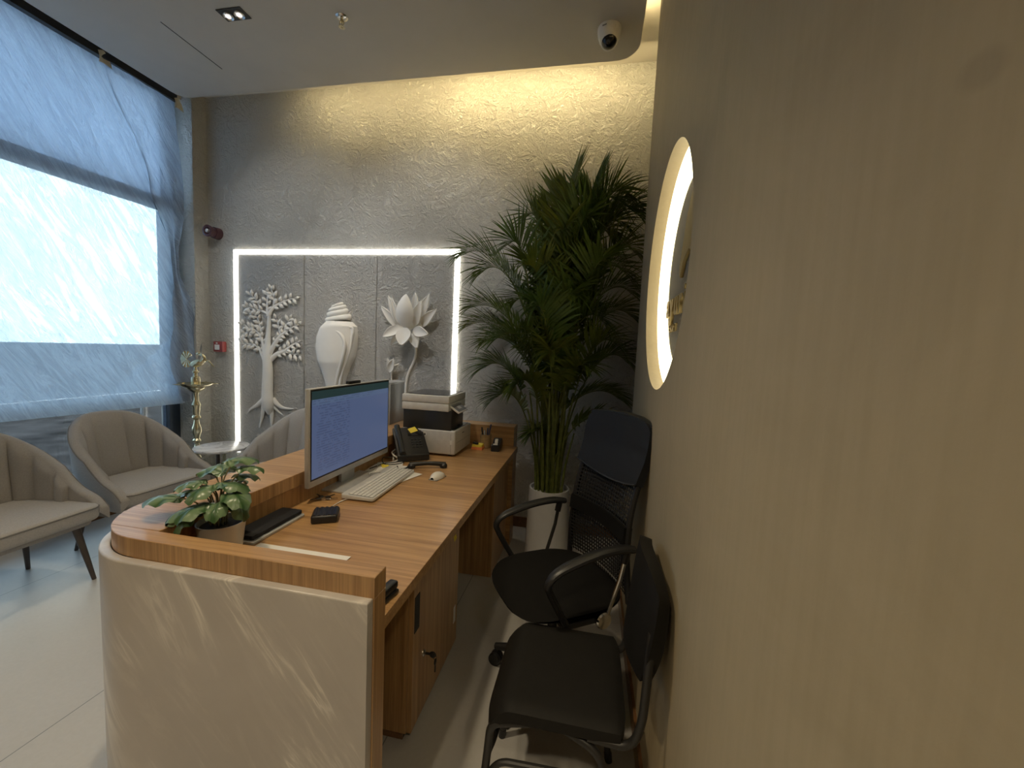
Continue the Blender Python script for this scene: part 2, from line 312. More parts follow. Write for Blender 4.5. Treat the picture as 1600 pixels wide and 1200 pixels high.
def screen():
    m, nt, b = new_mat('lit_spreadsheet')
    v = coords(nt); sep = nt.nodes.new('ShaderNodeSeparateXYZ'); nt.links.new(v, sep.inputs[0])
    y, z = sep.outputs[1], sep.outputs[2]     # y 0..0.63 across, z 0..0.375 up
    row = math_n(nt, 'FRACT', math_n(nt, 'MULTIPLY', z, 88.0))
    rid = math_n(nt, 'FLOOR', math_n(nt, 'MULTIPLY', z, 88.0))
    cv = nt.nodes.new('ShaderNodeCombineXYZ'); nt.links.new(math_n(nt, 'MULTIPLY', y, 42.0), cv.inputs[0]); nt.links.new(math_n(nt, 'MULTIPLY', rid, 7.3), cv.inputs[1])
    n = nt.nodes.new('ShaderNodeTexNoise'); n.inputs['Scale'].default_value = 1.0; n.inputs['Detail'].default_value = 2; nt.links.new(cv.outputs[0], n.inputs['Vector'])
    txt = math_n(nt, 'MULTIPLY', math_n(nt, 'LESS_THAN', math_n(nt, 'ABSOLUTE', math_n(nt, 'SUBTRACT', row, 0.5)), 0.22), math_n(nt, 'GREATER_THAN', n.outputs['Fac'], 0.47))
    inx = math_n(nt, 'MULTIPLY', math_n(nt, 'GREATER_THAN', y, 0.03), math_n(nt, 'LESS_THAN', y, 0.27))
    inz = math_n(nt, 'MULTIPLY', math_n(nt, 'GREATER_THAN', z, 0.02), math_n(nt, 'LESS_THAN', z, 0.315))
    t = math_n(nt, 'MULTIPLY', math_n(nt, 'MULTIPLY', txt, math_n(nt, 'MULTIPLY', inx, inz)), 0.6)
    tb = math_n(nt, 'MULTIPLY', math_n(nt, 'MULTIPLY', txt, 0.35), math_n(nt, 'MULTIPLY', math_n(nt, 'GREATER_THAN', z, 0.318), math_n(nt, 'LESS_THAN', y, 0.5)))
    t = math_n(nt, 'MAXIMUM', t, tb)
    body = mixc(nt, t, (0.090, 0.125, 0.235), (0.05, 0.07, 0.14))
    col = mixc(nt, math_n(nt, 'GREATER_THAN', z, 0.342), body, (0.020, 0.042, 0.042))
    col = mixc(nt, math_n(nt, 'MULTIPLY', math_n(nt, 'GREATER_THAN', z, 0.316), math_n(nt, 'LESS_THAN', z, 0.342)), col, mixc(nt, tb, (0.10, 0.145, 0.25), (0.03, 0.045, 0.09)))
    b.inputs['Base Color'].default_value = (0.01, 0.01, 0.012, 1); b.inputs['Roughness'].default_value = 0.3
    nt.links.new(col, b.inputs['Emission Color']); b.inputs['Emission Strength'].default_value = 0.62
    return m
MT['screen'] = screen()
def mesh_fabric():
    m, nt, b = new_mat('open_mesh_fabric')
    v = coords(nt, (1, 1, 1)); sep = nt.nodes.new('ShaderNodeSeparateXYZ'); nt.links.new(v, sep.inputs[0])
    k = 2*PI/0.0165
    s1 = math_n(nt, 'SINE', math_n(nt, 'MULTIPLY', sep.outputs[1], k)); s2 = math_n(nt, 'SINE', math_n(nt, 'MULTIPLY', sep.outputs[2], k))
    hole = math_n(nt, 'GREATER_THAN', math_n(nt, 'ADD', s1, s2), 0.25)
    b.inputs['Base Color'].default_value = (0.012, 0.0115, 0.011, 1); b.inputs['Roughness'].default_value = 0.8
    out = nt.nodes['Material Output']; t = nt.nodes.new('ShaderNodeBsdfTransparent')
    mx = nt.nodes.new('ShaderNodeMixShader'); nt.links.new(hole, mx.inputs[0]); nt.links.new(b.outputs[0], mx.inputs[1]); nt.links.new(t.outputs[0], mx.inputs[2])
    nt.links.new(mx.outputs[0], out.inputs['Surface']); return m
MT['mesh'] = mesh_fabric()

# ------------------------------------------------------------------ mesh helpers
def merge(bm, tmp):
    me = bpy.data.meshes.new('tmp'); tmp.to_mesh(me); tmp.free(); bm.from_mesh(me); bpy.data.meshes.remove(me)
def box(bm, x0, x1, y0, y1, z0, z1, bev=0.0, seg=2, mat=None):
    t = bmesh.new(); bmesh.ops.create_cube(t, size=1)
    for v in t.verts: v.co = Vector(((x0+x1)/2+v.co.x*(x1-x0), (y0+y1)/2+v.co.y*(y1-y0), (z0+z1)/2+v.co.z*(z1-z0)))
    if bev: bmesh.ops.bevel(t, geom=t.edges[:], offset=bev, segments=seg, profile=0.5, affect='EDGES')
    if mat is not None: bmesh.ops.transform(t, matrix=mat, verts=t.verts)
    merge(bm, t); return bm
def tube(bm, pts, rad, n=10, flat=None, closed=False):
    """round tube through pts; rad one number or one per point; flat = (axis vector, factor) squashes the section along that axis"""
    pts = [Vector(p) for p in pts]; N = len(pts)
    rads = rad if isinstance(rad, (list, tuple)) else [rad]*N
    rings = []; prev = None
    for i, p in enumerate(pts):
        if closed: d = pts[(i+1) % N]-pts[i-1]
        elif i == 0: d = pts[1]-p
        elif i == N-1: d = p-pts[i-1]
        else: d = (pts[i+1]-p).normalized()+(p-pts[i-1]).normalized()
        d.normalize()
        if prev is None:
            a = Vector((0, 0, 1)) if abs(d.z) < 0.9 else Vector((1, 0, 0)); nrm = d.cross(a).normalized()
        else:
            nrm = (prev-d*prev.dot(d)).normalized()
        prev = nrm; bn = d.cross(nrm)
        ring = []
        for k in range(n):
            a = 2*PI*k/n; off = nrm*math.cos(a)*rads[i]+bn*math.sin(a)*rads[i]
            if flat: ax = Vector(flat[0]); off = off-ax*off.dot(ax)*(1-flat[1])
            ring.append(bm.verts.new(p+off))
        rings.append(ring)
    for i in range(N if closed else N-1):
        A, B = rings[i], rings[(i+1) % N]
        for k in range(n): bm.faces.new((A[k], A[(k+1) % n], B[(k+1) % n], B[k]))
    if not closed: bm.faces.new(rings[0][::-1]); bm.faces.new(rings[-1])
    return bm
def smooth_path(pts, sub=6):
    """catmull-rom through points"""
    P = [Vector(p) for p in pts]; out = []
    for i in range(len(P)-1):
        p0 = P[max(i-1, 0)]; p1 = P[i]; p2 = P[i+1]; p3 = P[min(i+2, len(P)-1)]
        for k in range(sub):
            t = k/sub
            out.append(0.5*((2*p1)+(p2-p0)*t+(2*p0-5*p1+4*p2-p3)*t*t+(3*p1-p0-3*p2+p3)*t**3))
    out.append(P[-1]); return out
def lerp_list(vals, sub=6):
    out = []
    for i in range(len(vals)-1):
        for k in range(sub): out.append(vals[i]+(vals[i+1]-vals[i])*k/sub)
    out.append(vals[-1]); return out
def fillet(pts, r, seg=6):
    """polyline with rounded corners"""
    P = [Vector(p) for p in pts]; out = [P[0]]
    for i in range(1, len(P)-1):
        a = (P[i-1]-P[i]); b = (P[i+1]-P[i]); ra = min(r, a.length*0.49, b.length*0.49)
        s = P[i]+a.normalized()*ra; e = P[i]+b.normalized()*ra
        for k in range(seg+1):
            t = k/seg; out.append(s*(1-t)**2+P[i]*2*t*(1-t)+e*t*t)
    out.append(P[-1]); return out
def lathe(bm, prof, c=(0, 0, 0), n=32):
    rings = []
    for r, z in prof:
        rings.append([bm.verts.new((c[0]+r*math.cos(2*PI*k/n), c[1]+r*math.sin(2*PI*k/n), c[2]+z)) for k in range(n)])
    for A, B in zip(rings, rings[1:]):
        for k in range(n): bm.faces.new((A[k], A[(k+1) % n], B[(k+1) % n], B[k]))
    bm.faces.new(rings[0][::-1]); bm.faces.new(rings[-1]); return bm
def prism(bm, outline, z0, z1, bev=0.0, seg=2):
    """outline of (x, y) extruded from z0 to z1"""
    t = bmesh.new()
    A = [t.verts.new((x, y, z0)) for x, y in outline]; B = [t.verts.new((x, y, z1)) for x, y in outline]
    n = len(A)
    t.faces.new(A[::-1]); t.faces.new(B)
    for k in range(n): t.faces.new((A[k], A[(k+1) % n], B[(k+1) % n], B[k]))
    bmesh.ops.recalc_face_normals(t, faces=t.faces)
    if bev:
        ed = [e for e in t.edges if abs(e.verts[0].co.z-e.verts[1].co.z) < 1e-6]
        bmesh.ops.bevel(t, geom=ed, offset=bev, segments=seg, profile=0.5, affect='EDGES')
    merge(bm, t); return bm
def ball(bm, c, r, rot=None, seg=16):
    t = bmesh.new(); bmesh.ops.create_uvsphere(t, u_segments=seg, v_segments=max(6, seg*2//3), radius=1)
    rr = r if isinstance(r, (tuple, list)) else (r, r, r)
    m = Matrix.Translation(c) @ (rot.to_4x4() if rot else Matrix.Identity(4)) @ Matrix.Diagonal((*rr, 1))
    bmesh.ops.transform(t, matrix=m, verts=t.verts); merge(bm, t); return bm
def sheet(bm, nu, nv, fn, thick=0.0):
    """grid surface fn(u, v) -> point; with thick it becomes a closed slab offset along the normal"""
    P = [[Vector(fn(i/nu, j/nv)) for j in range(nv+1)] for i in range(nu+1)]
    A = [[bm.verts.new(p) for p in r] for r in P]
    for i in range(nu):
        for j in range(nv): bm.faces.new((A[i][j], A[i+1][j], A[i+1][j+1], A[i][j+1]))
    if thick:
        B = []
        for i in range(nu+1):
            r = []
            for j in range(nv+1):
                du = P[min(i+1, nu)][j]-P[max(i-1, 0)][j]; dv = P[i][min(j+1, nv)]-P[i][max(j-1, 0)]
                nn = du.cross(dv)
                nn = nn.normalized() if nn.length > 1e-9 else Vector((0, 0, 1))
                r.append(bm.verts.new(P[i][j]-nn*thick))
            B.append(r)
        for i in range(nu):
            for j in range(nv): bm.faces.new((B[i][j], B[i][j+1], B[i+1][j+1], B[i+1][j]))
        for i in range(nu):
            bm.faces.new((A[i][0], B[i][0], B[i+1][0], A[i+1][0])); bm.faces.new((A[i+1][nv], B[i+1][nv], B[i][nv], A[i][nv]))
        for j in range(nv):
            bm.faces.new((A[0][j+1], B[0][j+1], B[0][j], A[0][j])); bm.faces.new((A[nu][j], B[nu][j], B[nu][j+1], A[nu][j+1]))
    return bm
def rrect(x0, x1, y0, y1, r, n=6):
    out = []
    for cx, cy, a0 in ((x1-r, y1-r, 0), (x0+r, y1-r, 90), (x0+r, y0+r, 180), (x1-r, y0+r, 270)):
        for k in range(n+1):
            a = math.radians(a0+90*k/n); out.append((cx+r*math.cos(a), cy+r*math.sin(a)))
    return out
def NB(): return bmesh.new()

# ------------------------------------------------------------------ object helpers
def obj(name, bm, mat, parent=None, angle=0.6, smooth=True, loc=None, rot=None):
    bmesh.ops.recalc_face_normals(bm, faces=bm.faces)
    me = bpy.data.meshes.new(name)
    if smooth:
        for f in bm.faces: f.smooth = True
        for e in bm.edges:
            if len(e.link_faces) == 2 and e.calc_face_angle(0) > angle: e.smooth = False
    bm.to_mesh(me); bm.free(); me.materials.append(MT[mat] if isinstance(mat, str) else mat)
    o = bpy.data.objects.new(name, me); COL.objects.link(o)
    if parent: o.parent = parent
    if loc is not None: o.location = loc
    if rot is not None: o.rotation_euler = rot
    return o
def recenter(o):
    """move the origin of a world-space mesh to the middle of its base"""
    vs = [v.co for v in o.data.vertices]
    c = Vector(((min(v.x for v in vs)+max(v.x for v in vs))/2, (min(v.y for v in vs)+max(v.y for v in vs))/2, min(v.z for v in vs)))
    o.data.transform(Matrix.Translation(-c)); o.location = c; return o
def tag(o, label, cat, group=None):
    o['label'] = label; o['category'] = cat
    if group: o['group'] = group
    return o
def single(name, bm, mat, label, cat, group=None, **k):
    return tag(recenter(obj(name, bm, mat, **k)), label, cat, group)
def thing(name, label, cat, loc=(0, 0, 0), rz=0.0, group=None, rot=None):
    o = bpy.data.objects.new(name, None); COL.objects.link(o); o.empty_display_size = 0.05
    o.location = loc; o.rotation_euler = rot if rot else (0, 0, rz)
    return tag(o, label, cat, group)
def struct(name, bm, mat, parent=None, **k):
    o = obj(name, bm, mat, parent, **k)
    if not parent: o['kind'] = 'structure'
    return o
def copy_tree(o, parent=None):
    c = o.copy(); COL.objects.link(c)
    if parent: c.parent = parent
    for ch in list(o.children): copy_tree(ch, c)
    return c
def settle(t, loc=None):
    """parts were built in world coordinates: put the empty at the base of the thing"""
    vs = []
    def walk(o):
        for c in o.children:
            if c.type == 'MESH': vs.extend(c.matrix_basis @ v.co for v in c.data.vertices)
            walk(c)
    walk(t)
    c = Vector(((min(v.x for v in vs)+max(v.x for v in vs))/2, (min(v.y for v in vs)+max(v.y for v in vs))/2, min(v.z for v in vs))) if loc is None else Vector(loc)
    def shift(o):
        for k in o.children:
            if k.type == 'MESH': k.data.transform(Matrix.Translation(-c))
            shift(k)
    shift(t); t.location = c; return t

# ================================================================== SETTING
YB = 3.25; ZT = 3.55; ZC = 3.40; XW = -3.72
struct('floor', box(NB(), -4.1, 3.2, -3.4, 3.5, -0.10, 0.0), 'floor')
struct('wall_back', box(NB(), -3.9, 3.2, YB, YB+0.2, 0, ZT), 'plaster_rough')
struct('wall_left', box(NB(), -3.9, -3.66, -3.2, 0.37, 0, ZT), 'limewash')
struct('wall_rear', box(NB(), -3.9, 3.2, -3.4, -3.2, 0, ZT), 'limewash')
struct('wall_side', box(NB(), 3.0, 3.2, -3.2, YB, 0, ZT), 'limewash')
struct('ceiling_2', box(NB(), -4.1, 3.2, -3.4, 3.45, ZT, ZT+0.1), 'ceiling_white')
# dropped ceiling slab with rounded back corners
ol = [(3.0, -3.2), (-3.46, -3.2)]
for cx, cy, r, a0, a1 in ((-3.36, 2.90, 0.10, 180, 90), (0.04, 2.84, 0.145, 90, 0)):
    for k in range(11):
        a = math.radians(a0+(a1-a0)*k/10); ol.append((cx+r*math.cos(a), cy+r*math.sin(a)))
ol += [(0.185, 0.85), (0.45, 0.30), (1.0, -0.15), (3.0, -0.25)]
struct('ceiling', prism(NB(), ol[::-1], ZC, ZC+0.018), 'ceiling_paint')
# thin shadow joint of an access hatch in the dropped ceiling
struct('trim_1', box(NB(), -2.783, -2.777, 2.28, 2.72, ZC-0.0015, ZC), 'black_track')
# corner pier between the window and the back wall
struct('wall_pier', box(NB(), -3.9, -3.50, 3.115, YB, 0, ZT), 'plaster_rough')

# right partition: straight, then sweeping away in a curve beside the camera; round niche cut into it
NY, NZ, NR, XR = 1.675, 1.765, 0.445, 0.25
bm = NB()
def quad(*p): bm.faces.new([bm.verts.new(q) for q in p])
y0, y1, z0, z1 = 1.10, 2.44, 1.20, 2.33
circ = []; sq = []
for k in range(96):
    a = 2*PI*k/96; c, s_ = math.cos(a), math.sin(a)
    circ.append((NY+NR*c, NZ+NR*s_))
    tt = min(((y1-NY)/c if c > 1e-9 else 9), ((y0-NY)/c if c < -1e-9 else 9), ((z1-NZ)/s_ if s_ > 1e-9 else 9), ((z0-NZ)/s_ if s_ < -1e-9 else 9))
    sq.append((NY+tt*c, NZ+tt*s_))
for k in range(96):
    a, b, c, d = circ[k], circ[(k+1) % 96], sq[(k+1) % 96], sq[k]
    quad((XR, *a), (XR, *b), (XR, *c), (XR, *d))
for cy, cz in ((y0, z0), (y0, z1), (y1, z0), (y1, z1)):
    ks = sorted(range(96), key=lambda k: (sq[k][0]-cy)**2+(sq[k][1]-cz)**2)[:2]
    quad((XR, *sq[ks[0]]), (XR, *sq[ks[1]]), (XR, cy, cz))
quad((XR, y0, 0), (XR, y1, 0), (XR, y1, z0), (XR, y0, z0)); quad((XR, y0, z1), (XR, y1, z1), (XR, y1, ZT), (XR, y0, ZT))
quad((XR, y1, 0), (0.62, y1, 0), (0.62, y1, ZT), (XR, y1, ZT)); quad((0.62, y1, 0), (0.62, 0.9, 0), (0.62, 0.9, ZT), (0.62, y1, ZT))
prof = [(XR, y0), (XR, 0.9)]
for k in range(1, 33):
    a = math.radians(180+84*k/32); prof.append((XR+1.0+1.0*math.cos(a), 0.9+1.0*math.sin(a)))
prof.append((3.0, prof[-1][1]-0.05))
quad((XR, 0.9, 0), (XR, y0, 0), (XR, y0, ZT), (XR, 0.9, ZT))
wr = obj('wall_right', bm, 'limewash', smooth=False); wr['kind'] = 'structure'
prof = prof[1:]
bm = NB(); V = [[bm.verts.new((x, y, z)) for z in (0, ZT)] for x, y in prof]
for a, b in zip(V, V[1:]): bm.faces.new((a[0], b[0], b[1], a[1]))
struct('wall_curve', bm, 'limewash', wr)
# niche: reveal, back disc
bm = NB(); ND = 0.085
A = [bm.verts.new((XR, NY+NR*math.cos(2*PI*k/96), NZ+NR*math.sin(2*PI*k/96))) for k in range(96)]
B = [bm.verts.new((XR+ND, v.co.y, v.co.z)) for v in A]
for k in range(96): bm.faces.new((A[k], A[(k+1) % 96], B[(k+1) % 96], B[k]))
struct('niche_reveal', bm, 'limewash', wr)
bm = NB(); bm.faces.new([bm.verts.new((XR+ND, NY+(NR+0.002)*math.cos(2*PI*k/96), NZ+(NR+0.002)*math.sin(2*PI*k/96))) for k in range(96)])
struct('niche_back', bm, 'plaster_niche', wr, smooth=False)
# baseboards
struct('baseboard_right', box(NB(), 0.238, 0.25, 0.9, 2.44, 0, 0.08), 'wood_dark')
struct('baseboard_back', box(NB(), -3.5, 0.6, YB-0.012, YB, 0, 0.08), 'wood_dark')
struct('baseboard_left', box(NB(), -3.74, -3.66, -3.2, 3.11, 0, 0.12), 'wood_dark')

# shop window: dark frame, glass, pale joint post
bm = NB()
for a in ((XW-0.05, XW+0.03, 3.02, 3.155, 0.1, 3.5), (XW-0.05, XW+0.03, 0.4, 3.02, 2.515, 2.615), (XW-0.05, XW+0.03, 0.4, 3.02, 0.08, 0.15), (XW-0.05, XW+0.03, 0.4, 3.02, 3.44, 3.55), (XW-0.05, XW+0.03, 0.36, 0.46, 0.1, 3.5)):
    box(bm, *a, bev=0.003, seg=1)
wf = struct('window_1', bm, 'frame_metal')
struct('window_pane', box(NB(), XW-0.012, XW-0.004, 0.46, 3.02, 0.95, 2.53), 'glass', wf)
struct('lower_pane', box(NB(), XW-0.012, XW-0.004, 0.46, 3.02, 0.15, 0.948), 'daylight_cut_glass', wf)  # tint added to this part of the glazing to cut daylight on the floor
struct('fanlight_pane', box(NB(), XW-0.012, XW-0.004, 0.46, 3.02, 2.60, 3.45), 'diffuser', wf)  # frosting made up to spread the daylight evenly above the transom
struct('window_post', box(NB(), XW-0.02, XW+0.012, 2.812, 2.830, 0.15, 0.93), 'light_plastic', wf)
struct('trim_2', box(NB(), -3.59, -3.545, -3.2, 3.03, ZC-0.005, ZC+0.05), 'black_track')
struct('trim_3', box(NB(), -3.68, -3.60, -3.2, 3.11, ZC+0.06, ZT), 'ceiling_white')
# the street outside
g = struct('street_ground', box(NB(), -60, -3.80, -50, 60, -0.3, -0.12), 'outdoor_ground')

# ================================================================== PLASTIC SHEETS over the window
def interp(tab, z):
    for (za, a), (zb, b) in zip(tab, tab[1:]):
        if (za-z)*(zb-z) <= 0: t = (z-za)/(zb-za); t = t*t*(3-2*t); return a+(b-a)*t
    return tab[-1][1] if z < min(tab[0][0], tab[-1][0]) else tab[0][1]
R1 = [(3.43, 2.53), (2.64, 2.83), (2.1, 2.97), (1.6, 3.02), (1.2, 3.05), (0.83, 3.06)]
def main_sheet(u, v):
    zt = 3.43; zb = 0.885-0.05*u
    z = zt+(zb-zt)*v; yr = interp(R1, z); y = 0.42+(yr-0.42)*u
    q = noise.noise(Vector((y*1.1+z*1.5, z*0.5-y*0.6, 3.0)))*0.030
    q += noise.noise(Vector((y*7+z*5.5, z*1.2-y*1.0, 7.0)))*0.010 + noise.noise(Vector((y*19+z*13, z*3-y*2.4, 9.0)))*0.0045
    q += 0.030*math.exp(-((z-1.42+0.95*(2.93-y))/0.05)**2)*(1 if 0.9 < z < 1.6 else 0)*min(1, max(0, (1.6-z)*4))
    e = min(1, (1-v)*6, v*6+0.1)
    return (-3.575+q*e-0.015*(1-v), y, z)
single('plastic_sheet', sheet(NB(), 150, 110, main_sheet), 'film', 'large translucent plastic sheet taped over the shop window, sunlit and creased', 'plastic sheet', angle=3)
L2 = [(3.44, 2.515), (2.64, 2.80), (2.15, 2.955), (2.0, 2.965), (1.6, 2.94), (1.2, 2.90), (0.95, 2.96), (0.86, 2.99)]
R2 = [(3.44, 3.03), (2.5, 3.075), (2.15, 3.01), (2.0, 3.005), (1.7, 3.10), (1.4, 3.17), (1.1, 3.12), (0.86, 3.08)]
def fold_sheet(u, v):
    z = 3.44+(0.86-3.44)*v; a = interp(L2, z); b = interp(R2, z); y = a+(b-a)*u
    amp = 0.012+0.020*math.exp(-((z-2.07)/0.35)**2)+0.03*max(0, (1.5-z))
    q = math.sin(u*11+z*1.5)*amp*0.6+noise.noise(Vector((y*9+z*2, z*2.0, 1.0)))*0.02
    q += 0.10*max(0, u-0.3)*max(0, min(1, (1.95-z)*1.4))
    return (-3.535+q*0.8-0.035*(1-v), y, z)
single('plastic_sheet_strip', sheet(NB(), 40, 110, fold_sheet), 'film2', 'narrow strip of plastic film gathered at its middle in the window corner beside the pier', 'plastic sheet', angle=3)
for yy, zz, sz, lab in ((2.50, 3.425, 0.075, 'scrap of masking tape on the ceiling track at the upper corner of the large sheet'), (3.04, 3.415, 0.07, 'scrap of masking tape holding the film strip in the top corner by the pier')):
    single('masking_tape', sheet(NB(), 6, 5, lambda u, v: (-3.545+0.01*math.sin(u*5+v*3)-0.01*v, yy-sz/2+u*sz+0.01*v, zz-0.07*v+0.012*math.sin(u*4)), 0.001), 'tape', lab, 'tape', 'scraps of tape on the plastic')

# ================================================================== CEILING AND WALL DEVICES
t = thing('downlight', 'square black twin ceiling downlight with two round lamps', 'downlight')
bm = NB(); box(bm, -2.335, -2.165, 2.243, 2.332, ZC-0.006, ZC-0.001, 0.001, 1)
obj('frame', bm, 'black_metal', t)
for k in (0, 1):
    cx = -2.288+0.078*k
    obj('lamp', lathe(NB(), [(0.006, -0.004), (0.020, -0.0025), (0.026, -0.006), (0.029, -0.010), (0.031, -0.006), (0.031, 0.0)], (cx, 2.288, ZC-0.006), 24), 'chrome', t)
    obj('bulb', ball(NB(), (cx-0.004, 2.290, ZC-0.011), (0.017, 0.017, 0.006)), emit('lamp_glow_%d' % k, (1.0, 0.97, 0.95), 0.75), t)
settle(t, (-2.25, 2.288, ZC-0.016))
t = thing('fire_sprinkler', 'small pendent fire sprinkler in the middle of the ceiling', 'sprinkler')
sx, sy = -1.599, 2.40
obj('escutcheon', lathe(NB(), [(0.012, -0.012), (0.030, -0.008), (0.036, -0.002), (0.036, 0)], (sx, sy, ZC), 24), 'chrome', t)
bm = NB(); tube(bm, [(sx, sy, ZC-0.012), (sx, sy, ZC-0.03)], 0.010)
for s_ in (-1, 1): tube(bm, fillet([(sx+0.010*s_, sy, ZC-0.022), (sx+0.016*s_, sy, ZC-0.035), (sx+0.004*s_, sy, ZC-0.056)], 0.006), 0.0025, 6)
tube(bm, [(sx, sy, ZC-0.030), (sx, sy, ZC-0.056)], 0.003, 8)
obj('yoke', bm, 'brass', t)
bm = NB()
for k in range(10):
    a = 2*PI*k/10; box(bm, 0.004, 0.020, -0.0028, 0.0028, -0.0008, 0.0008, mat=Matrix.Translation((sx, sy, ZC-0.058)) @ Matrix.Rotation(a, 4, 'Z'))
obj('deflector', bm, 'brass', t); settle(t)

t = thing('dome_camera', 'white dome security camera under the ceiling edge', 'security camera')
dx, dy = -0.01, 2.70
obj('housing', lathe(NB(), [(0.070, 0), (0.070, -0.018), (0.066, -0.045), (0.056, -0.072), (0.046, -0.086), (0.030, -0.092)], (dx, dy, ZC), 40), 'white_plastic', t)
rt = Matrix.Rotation(math.radians(-38), 3, 'X')
d = Vector((0.10, -0.72, -0.69)).normalized(); q = d.to_track_quat('Z', 'Y').to_matrix()
bm = NB(); ball(bm, Vector((dx, dy, ZC-0.060))+d*0.016, (0.047, 0.047, 0.044), q, 24); obj('lens_dome', bm, 'dark_glass', t)
bm = NB(); c0 = Vector((dx, dy, ZC-0.060))+d*0.020
tube(bm, [c0+q @ Vector((0.047*math.cos(2*PI*k/40), 0.047*math.sin(2*PI*k/40), 0)) for k in range(40)], 0.007, 8, closed=True)
obj('lens_ring', bm, 'white_plastic', t)
bm = NB(); box(bm, -0.013, 0.013, -0.001, 0.001, -0.003, 0.003, mat=Matrix.Translation((dx-0.030, dy-0.064, ZC-0.020)) @ Matrix.Rotation(-0.44, 4, 'Z'))
obj('badge', bm, 'grey_plastic', t); settle(t, (dx, dy, ZC-0.10))

t = thing('alarm_sounder', 'dark red round alarm sounder high on the back wall', 'alarm')
ax, az = -3.385, 2.372
def ylathe(bm, prof, c, n=32):
    tb = bmesh.new(); lathe(tb, prof, (0, 0, 0), n)
    bmesh.ops.transform(tb, matrix=Matrix.Translation(c) @ Matrix.Rotation(PI/2, 4, 'X'), verts=tb.verts); merge(bm, tb); return bm
obj('base', ylathe(NB(), [(0.052, 0), (0.052, 0.02), (0.048, 0.055)], (ax, YB, az)), 'dark_red', t)
obj('horn', ylathe(NB(), [(0.040, 0.05), (0.043, 0.085), (0.050, 0.10), (0.050, 0.115), (0.034, 0.118), (0.02, 0.10)], (ax, YB, az)), 'dark_red', t)
obj('hub', ylathe(NB(), [(0.016, 0.10), (0.016, 0.118), (0.010, 0.123)], (ax, YB, az)), 'silver', t)
settle(t)
t = thing('fire_call_point', 'red manual fire call point box beside the lit frame', 'fire alarm')
obj('housing', box(NB(), -3.415, -3.315, YB-0.045, YB, 1.307, 1.402, 0.006), 'red_plastic', t)
obj('press_plate', box(NB(), -3.398, -3.345, YB-0.049, YB-0.044, 1.325, 1.372, 0.002, 1), 'paper', t)
obj('indicator', box(NB(), -3.385, -3.365, YB-0.048, YB-0.044, 1.380, 1.392, 0.002, 1), 'white_plastic', t)
settle(t)

# ================================================================== LED FRAME, PANELS AND RELIEFS ON THE BACK WALL
t = thing('light_border', 'glowing white led strip frame around the three carved panels', 'light frame')
obj('top_strip', box(NB(), -3.212, -1.085, YB-0.02, YB, 2.190, 2.230), 'led_white', t)
for nm, a, b in (('side_strip', -3.212, -3.172), ('side_strip', -1.125, -1.085)):
    obj(nm, box(NB(), a, b, YB-0.02, YB, 0.38, 2.190), 'led_white', t)
settle(t)
for xa, xb, lab in ((-3.172, -2.503, 'left textured plaster panel behind the carved tree'), (-2.497, -1.813, 'middle textured plaster panel behind the conch shell'), (-1.807, -1.125, 'right textured plaster panel behind the lotus flower')):
    single('wall_panel', box(NB(), xa, xb, YB-0.010, YB, 0.38, 2.190, 0.002, 1), 'plaster_panel', lab, 'wall panel', 'textured panels in the lit frame')
YP = YB-0.010
TRUNK = [(-2.843, 0.770, 0.022), (-2.843, 0.830, 0.0500), (-2.845, 0.890, 0.0580), (-2.849, 0.996, 0.0528), (-2.844, 1.155, 0.0503), (-2.854, 1.275, 0.0452), (-2.853, 1.42, 0.0276), (-2.846, 1.563, 0.0201), (-2.841, 1.67, 0.0176)]
BRANCHES = [[(-2.841, 1.658, 0.0176), (-2.804, 1.719, 0.0113), (-2.742, 1.761, 0.0075), (-2.648, 1.798, 0.005), (-2.581, 1.811, 0.0025)], [(-2.858, 1.646, 0.0113), (-2.865, 1.776, 0.0063), (-2.858, 1.847, 0.0038)], [(-2.804, 1.719, 0.0075), (-2.797, 1.801, 0.005), (-2.823, 1.883, 0.0025)], [(-2.843, 1.3, 0.0226), (-2.785, 1.398, 0.0163), (-2.73, 1.472, 0.0126), (-2.648, 1.534, 0.0088), (-2.554, 1.585, 0.0038)], [(-2.73, 1.484, 0.0075), (-2.75, 1.566, 0.005), (-2.77, 1.625, 0.0025)], [(-2.716, 1.496, 0.0063), (-2.668, 1.581, 0.0038), (-2.635, 1.629, 0.0025)], [(-2.834, 1.252, 0.0226), (-2.758, 1.316, 0.0151), (-2.689, 1.343, 0.0126), (-2.621, 1.393, 0.0075), (-2.527, 1.445, 0.0038)], [(-2.689, 1.34, 0.0088), (-2.621, 1.322, 0.005), (-2.527, 1.314, 0.0025)], [(-2.885, 1.31, 0.0176), (-2.916, 1.429, 0.0113), (-2.964, 1.499, 0.0075), (-3.033, 1.533, 0.005), (-3.117, 1.566, 0.0025)], [(-2.936, 1.464, 0.0075), (-2.992, 1.486, 0.005), (-3.076, 1.495, 0.0038), (-3.147, 1.463, 0.0025)], [(-2.893, 1.261, 0.0163), (-2.951, 1.355, 0.0088), (-3.021, 1.389, 0.0063), (-3.134, 1.39, 0.0025)], [(-2.857, 1.67, 0.01), (-2.934, 1.694, 0.0063), (-3.004, 1.702, 0.005), (-3.073, 1.724, 0.0025)], [(-2.916, 1.429, 0.0088), (-2.936, 1.536, 0.0063), (-2.976, 1.643, 0.0038), (-3.06, 1.664, 0.0025)], [(-2.934, 1.694, 0.0063), (-2.968, 1.774, 0.0038), (-3.037, 1.832, 0.0025)]]
